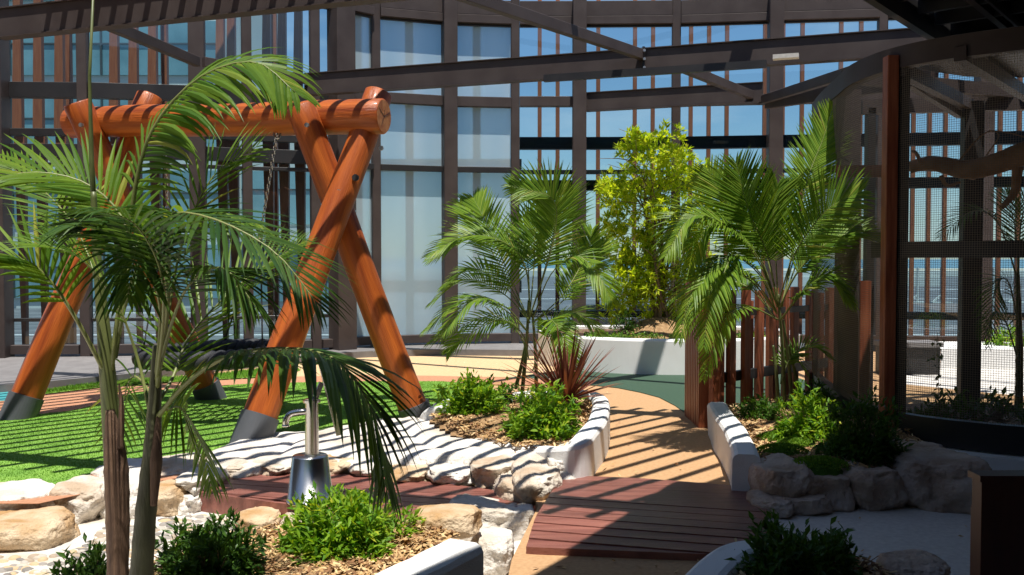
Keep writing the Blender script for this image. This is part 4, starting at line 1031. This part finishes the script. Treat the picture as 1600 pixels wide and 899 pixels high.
palm_generic(G(1226,644,.2), None, [(G(1226,645,.2), at(1216,460,Y)), (G(1216,648,.2), at(1208,540,Y-.05)), (G(1238,642,.2), at(1224,500,Y+.05)), (G(1252,640,.2), at(1232,540,Y+.1))], sp, 'large lush palm in front of the timber fence and aviary', L['palm_c'], .025, .018, rr=.007)
# D: palm in the aviary
Y = 7.7
sp = [(A((1588,430,0),(1560,350,0),(1520,330,-.1),(1470,370,-.2)), 20, .28, dict(up=(0,-.3,1), vee=.1, droop=1)),
 (A((1590,500,0),(1575,440,0),(1555,450,0),(1545,540,-.1)), 20, .26, dict(up=(0,-.3,1), vee=.1, droop=1.2)),
 (A((1590,430,0),(1600,330,0),(1640,300,0)), 18, .3, dict(up=(0,-.5,1), vee=.1, droop=.6)),
 (A((1590,560,0),(1570,500,.1),(1550,490,.1),(1535,530,.1)), 14, .2, dict(up=(0,-.3,1), vee=.1, droop=1.1)),
 (A((1592,430,0),(1585,350,.1),(1570,300,.2)), 18, .28, dict(up=(0,-.5,1), vee=.1, droop=.6))]
palm_generic(G(1592,640,.1), None, [(G(1592,650,.1), at(1590,430,Y))], sp, 'thin dark palm inside the aviary behind the mesh', L['bushdark'], .016, .035)

# ------------------------------------------------------------ red strap-leaf plant and bushes
rd = empty('cordyline', G(888,640,.2), 'dark red strap leaved plant fanning out in the left path bed', 'plant')
b = MB(); rc_ = random.Random(8); c0 = G(885,645,.2)
for i in range(95):
    az = rc_.uniform(0,6.28); el = rc_.uniform(.15,1.45); l = rc_.uniform(.45,.72)*(1 if el > .5 else .8); d = Vector((math.cos(az)*math.cos(el), math.sin(az)*math.cos(el), math.sin(el))); p = c0+Vector((0,0,.10)); rows = []
    ws = d.cross(Vector((0,0,1))).normalized()
    for j in range(7):
        u = j/6; w = .016*(1-abs(u-.35)/.66)**.7 if u < .98 else .0; nn = ws.cross(d).normalized(); rows.append((p-ws*w, p-nn*w*.5, p+ws*w)); p = p+d*l/6; d = (d+Vector((0,0,-.035*(1.6-el)))).normalized()
    vv = [x for r_ in rows for x in r_]; fs = []
    for j in range(6): m0 = j*3; fs += [(m0,m0+1,m0+4,m0+3),(m0+1,m0+2,m0+5,m0+4)]
    b.add(vv, fs)
b.build('strap_leaves', L['cord'], rd)
bush('bush', G(738,655,.14), .28, .30, 300, .075, L['bush'], 1, 'round bright green bush at the left end of the path bed', shoots=12)
bush('bush', G(792,636,.18), .16, .20, 90, .06, L['bushdark'], 2, 'small darker bush tucked right of the round bright bush')
bush('bush', G(845,682,.14), .27, .32, 300, .075, L['bush'], 3, 'bright green bush in front of the red strap leaved plant', shoots=6)
bush('bush', G(532,862,.1), .26, .24, 520, .06, L['bush'], 4, 'bright green bush in front of the water pump', shoots=14)
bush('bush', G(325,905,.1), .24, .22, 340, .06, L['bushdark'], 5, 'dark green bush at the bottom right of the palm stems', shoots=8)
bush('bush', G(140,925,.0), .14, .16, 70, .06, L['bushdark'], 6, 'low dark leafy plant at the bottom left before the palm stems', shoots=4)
bush('bush', G(615,838,.1), .14, .14, 60, .06, L['bush'], 7, 'small loose green sprig right of the pump bush')
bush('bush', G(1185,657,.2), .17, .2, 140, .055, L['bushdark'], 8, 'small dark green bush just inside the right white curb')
bush('bush', G(1268,690,.2), .24, .32, 280, .06, L['bush'], 9, 'bright green bush in front of the large right palm', shoots=6)
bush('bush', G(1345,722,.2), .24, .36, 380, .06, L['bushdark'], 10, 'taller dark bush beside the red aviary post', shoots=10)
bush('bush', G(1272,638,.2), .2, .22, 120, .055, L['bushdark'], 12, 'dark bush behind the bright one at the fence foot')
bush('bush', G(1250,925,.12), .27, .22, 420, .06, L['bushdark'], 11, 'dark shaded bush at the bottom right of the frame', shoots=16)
for i, (px, py, s, lab) in enumerate(((1212,690,.12,'leftmost mossy mound in the right bed'),(1222,712,.15,'larger bright mossy mound nearest the right curb'),(1245,700,.12,'mossy mound between the curb and the bright bush'),(1280,735,.16,'dark mossy mound at the front rocks of the right bed'),(818,668,.13,'flat green mossy patch between the two bright bushes'))):
    c = G(px, py, .2); n = 1600; b = MB(); r = np.random.default_rng(i); a = r.uniform(0,6.28,n); q = np.sqrt(r.uniform(0,1,n)); hh = (.3 if px == 818 else .42)
    P = np.stack([c.x+np.cos(a)*q*s*1.2, c.y+np.sin(a)*q*s*.9, .205+np.sqrt(np.maximum(0,1-q*q))*s*hh], 1)
    leaf_clump(b, P, r.normal(0,.5,P.shape)+np.array([0,0,.9]), r.uniform(.015,.03,n), r.uniform(.003,.006,n)); b.lathe((c.x,c.y,.17), [(s*1.05,0),(s*.95,.02),(s*.7,s*.3*hh/.42+.02),(s*.3,s*.42*hh/.42+.02)], 18)
    tag(b.build('moss_mound', L['moss']), lab, 'moss', 'mossy mounds in the beds')

# ------------------------------------------------------------ timber fence
fe = empty('timber_fence', (2.4,8.8,0), 'red brown upright timber batten fence right of the path', 'fence')
def fbat(x, y, ztop, w, d, ang, z0=0):
    b = MB(); b.box((x, y, (z0+ztop)/2), (w, d, ztop-z0), Matrix.Rotation(R(ang),3,'Z')); b.build('batten', M['wood_fence'], fe)
for i in range(9):
    t = i/8; fbat(1.70+.0*t, 8.22+.62*t, 1.30-.01*(i % 3), .09, .042, 0)
for i, (px, Y_, w, zt) in enumerate(((1117,8.12,.09,1.30),(1127,8.25,.05,1.3),(1143,8.45,.09,1.22),(1166,8.6,.09,1.25),(1187,8.8,.09,1.2),(1210,9.0,.09,1.22),(1228,9.15,.07,1.2),(1242,9.3,.09,1.22),(1266,9.45,.09,1.18),(1282,9.6,.07,1.15),(1297,9.7,.10,1.2),(1172,8.9,.06,1.1),(1203,9.4,.06,1.1))):
    fbat(atx(px,Y_), Y_, zt, w*.9, .05, 35)
b = MB(); b.bar((1.8,8.32,.42),(3.4,9.78,.42),.05,.09); b.bar((1.8,8.32,1.0),(3.4,9.78,1.0),.03,.06); b.build('rail', M['steel_dark'], fe)

# ------------------------------------------------------------ aviary
av = empty('aviary', (4,7.6,0), 'walk in aviary of dark frames and fine wire mesh on the right', 'aviary')
AZ0, AZ1 = .22, 2.95
cv = smoothloop([Vector((3.1,9.6,0)),Vector((2.98,9.0,0)),Vector((2.86,8.2,0)),Vector((2.79,7.6,0)),Vector((2.88,7.05,0)),Vector((3.2,6.62,0)),Vector((3.75,6.3,0)),Vector((4.6,6.2,0)),Vector((5.6,6.4,0))], 110, False)
b = MB(); acc = 0; step = .0165; prev = cv[0]; tot = [0]
for i in range(1,len(cv)): tot.append(tot[-1]+(cv[i]-cv[i-1]).length)
def along(s):
    k = max(0,min(len(tot)-2, int(np.searchsorted(tot, s)-1))); t = (s-tot[k])/(tot[k+1]-tot[k]); return cv[k].lerp(cv[k+1], t)
s = 0
while s < tot[-1]:
    p = along(s); b.tube([p+Vector((0,0,AZ0)), p+Vector((0,0,AZ1))], .0014, 3, cap=False); s += step
z = AZ0
while z < AZ1:
    b.tube([p+Vector((0,0,z)) for p in cv[::2]], .0014, 3, cap=False); z += step
m_wire = mat('mesh_wire', (.22,.18,.13), .5)
b.build('wire_mesh', m_wire, av)
def railc(z, h, w, m='steel', nm='rail', i0=0, i1=None):
    b = MB(); P_ = cv[i0:i1]
    prof = [(-w/2,-h/2),(w/2,-h/2),(w/2,h/2),(-w/2,h/2)]; vv=[]; fs=[]
    for i, p in enumerate(P_):
        t = (P_[min(i+1,len(P_)-1)]-P_[max(i-1,0)]).normalized(); s_ = Vector((t.y,-t.x,0))
        for a, zz in prof: vv.append(p-s_*(a+.035)+Vector((0,0,z+zz)))
    for i in range(len(P_)-1):
        for k in range(4): fs.append((i*4+k,(i+1)*4+k,(i+1)*4+(k+1)%4,i*4+(k+1)%4))
    fs += [(0,1,2,3),tuple((len(P_)-1)*4+k for k in (3,2,1,0))]
    b.add(vv, fs); b.build(nm, M[m], av)
railc(AZ1+.06,.16,.10,'steel','top_rail'); railc(1.57,.12,.05,'steel_dark','rail',48); railc(.24,.20,.08,'steel_dark','base_rail'); railc(.065,.13,.34,'render','kerb')
for px, Y_, w, m_, z1, nm in ((1388,7.02,.085,'wood_fence',3.02,'timber_post'),(1404,7.06,.10,'steel_dark',3.0,'post'),(1323,8.3,.19,'steel',3.0,'post'),(1516,8.9,.19,'steel_dark',3.0,'post'),(1357,9.3,.08,'steel_dark',3.0,'post'),(1350,8.5,.10,'wood_fence',1.3,'timber_post')):
    b = MB(); b.bar((atx(px,Y_),Y_,0),(atx(px,Y_),Y_,z1),w,.10,up=(0,1,0),ch=.004); b.build(nm, M[m_], av)
for (a, c_, h, w) in ((at(1345,168,9.3),at(1640,160,9.3),.14,.1),(at(1320,120,8.3),at(1650,150,9.6),.12,.08),(at(1420,130,7.6),at(1500,180,9.0),.06,.06),(at(1404,108,7.0),at(1516,165,9.0),.1,.08),(at(1500,84,6.6),at(1640,170,9.3),.1,.08)):
    b = MB(); b.bar(a, c_, w, h); b.build('roof_bar', M['steel'], av)
b = MB(); b.prism([(3.25,6.75),(4.6,6.35),(8,6.5),(8,8.2),(3.9,8.0),(3.0,7.5)], 3.06, 3.1); b.build('roof_panel', M['fascia'], av)
b = MB(); b.bar(at(1312,268,8.1), at(1385,268,7.6), .08, .1); b.build('timber_rail', M['wood_fence'], av)
# aviary white kerb
# perch
pr = empty('perch_branch', at(1500,265,7.6), 'thick gnarled dead branch used as a perch inside the aviary', 'branch')
b = MB(); S = spline([at(1422,262,7.7),at(1460,255,7.65),at(1510,263,7.6),at(1560,255,7.5),at(1640,225,7.4)], 30)
b.tube([p+Vector((0,0,noise.noise(p*5)*.02)) for p in S], [.05+.07*noise.noise(Vector((i*.35,2,1)))**2+.05*i/30 for i in range(30)], 12); b.build('bough', M['perch'], pr, True)
for pts, r_ in ((((1590,262),(1585,300),(1565,325)),.045),(((1500,250),(1530,215),(1560,205),(1640,225)),.008),(((1440,258),(1432,240),(1425,236)),.02),(((1540,245),(1560,215),(1555,205)),.006),(((1470,275),(1480,290),(1500,285)),.02)):
    b = MB(); q = [at(x,y,7.55) for x,y in pts]; b.tube(spline(q,10), [r_*(1-.06*i) for i in range(10)], 8); b.build('twig', M['perch'], pr, True)
# ground, block and bench seen through the mesh
sheet('terrace', gp([(1395,576),(1480,576),(1640,578),(1900,590),(1900,640),(1640,625),(1500,612),(1395,600)]), .012, M['conc'])
sheet('gravel', gp([(1395,601),(1500,612),(1640,625),(1640,645),(1395,645)]), .016, M['mulch'])
b = MB(); p = G(1470,577); b.prism([(p.x,p.y),(p.x+2.8,p.y-.3),(p.x+3.0,p.y+1.0),(p.x+.1,p.y+1.1)], 0, .28); tag(b.build('white_planter', M['render']), 'straight white rendered planter seen through the aviary mesh', 'planter')
bush('small_plant', (p.x+1.2,p.y+.5,.27), .3, .25, 70, .08, L['bush'], 77, 'low green plant on the straight white planter behind the aviary', 'plant')
bn_ = empty('bench', G(1440,588), 'dark timber bench beyond the aviary left of the straight planter', 'bench')
q = G(1440,588); b = MB(); b.box(q+Vector((-.1,.2,.40)), (.75,.42,.06)); b.build('seat', M['paving'], bn_)
b = MB(); b.box(q+Vector((-.1,.2,.18)), (.7,.34,.37)); b.build('base', M['steel_dark'], bn_)
for px, py, s in ((1490,655,.2),(1550,650,.22),(1440,668,.12)):
    bush('fern', at(px,py,7.4), s, s*.9, 50, .09, L['bushdark'], px, {1490:'dark leafy plant on the aviary floor in the middle',1550:'dark leafy plant on the aviary floor at the right',1440:'small dark plant on the aviary floor by the red post'}[px], 'plant', per=6)
b = MB(); b.prism([(3.0,9.2),(2.95,7.6),(3.0,7.1),(3.3,6.75),(4,6.5),(7,6.6),(7,9.2)], 0, .06); struct(b.build('aviary_floor', M['soil']))
# vine of small leaves on a wire
b = MB(); P = np.array([list(at(1465+rt.normal(0,3),528+i*12+rt.normal(0,3),7.2)) for i in range(9)]); P = np.repeat(P,4,0); P += rt.normal(0,.015,P.shape); leaf_clump(b, P, rt.normal(0,1,P.shape), rt.uniform(.03,.06,len(P)), rt.uniform(.01,.016,len(P)))
b.tube([at(1465,520,7.2), at(1467,640,7.2)], .002, 5); tag(b.build('vine', L['bushdark']), 'thin hanging vine with small dark leaves in the aviary', 'vine')

# ------------------------------------------------------------ right rocks
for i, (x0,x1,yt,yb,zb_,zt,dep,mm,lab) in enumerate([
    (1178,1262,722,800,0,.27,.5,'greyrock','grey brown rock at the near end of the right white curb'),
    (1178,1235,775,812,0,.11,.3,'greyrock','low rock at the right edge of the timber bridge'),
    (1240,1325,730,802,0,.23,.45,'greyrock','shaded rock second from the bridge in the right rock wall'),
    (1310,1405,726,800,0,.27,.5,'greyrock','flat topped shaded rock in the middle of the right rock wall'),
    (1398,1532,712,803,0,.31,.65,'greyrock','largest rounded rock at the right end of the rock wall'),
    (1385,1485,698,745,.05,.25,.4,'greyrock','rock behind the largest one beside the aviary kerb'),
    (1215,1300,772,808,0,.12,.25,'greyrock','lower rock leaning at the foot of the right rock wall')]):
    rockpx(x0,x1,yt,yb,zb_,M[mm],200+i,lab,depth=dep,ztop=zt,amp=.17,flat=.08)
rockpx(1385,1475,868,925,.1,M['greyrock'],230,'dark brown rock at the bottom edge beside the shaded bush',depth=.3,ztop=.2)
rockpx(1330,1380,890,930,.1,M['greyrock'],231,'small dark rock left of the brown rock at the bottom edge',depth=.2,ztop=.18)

# dark timber cabinet at the right edge
cb = empty('timber_cabinet', at(1575,960,2.9), 'dark red brown timber post and cabinet end at the lower right edge', 'cabinet')
b = MB(); x = atx(1539,2.9); b.box((x+.3, 2.93, -.04), (.6,.06,1.68), None); cbb = b.build('body', M['wood_dark'], cb)
b = MB(); b.box((x+.30, 2.93, .81), (.62,.08,.02)); b.build('top', M['wood_dark'], cb)
b = MB(); b.box((atx(1531,3.0)+.02, 3.0, .2), (.05,.05,.98)); b.build('side_panel', M['wood_dark'], cb)

b = MB(); zone = gp([(880,742),(1140,757),(1090,670),(1000,620),(700,560),(560,562),(700,590),(930,612),(950,700)], .01); P = []
for (x, y) in pts_in(zone, 60): P.append([x, y, .016])
for (x, y) in pts_in(gp([(820,899),(835,862),(1100,872),(1085,899)]), 14): P.append([x, y, .006])
for (x, y) in pts_in(gp([(60,640),(60,612),(400,572),(560,562),(500,600),(200,640)]), 50): P.append([x, y, .022])
for (x, y) in pts_in([(1.6,4.2),(3.4,4.4),(3.4,6),(1.8,5.9)], 40): P.append([x, y, .012])
P = np.array(P); D = rng.normal(0,1,P.shape); D[:,2] = np.abs(D[:,2])*.15; leaf_clump(b, P, D, rng.uniform(.02,.05,len(P)), rng.uniform(.004,.009,len(P)), .2, .0)
tag(b.build('leaf_litter', m_chip), 'scattered dry leaf litter on the paths', 'leaf litter', None, 'stuff')
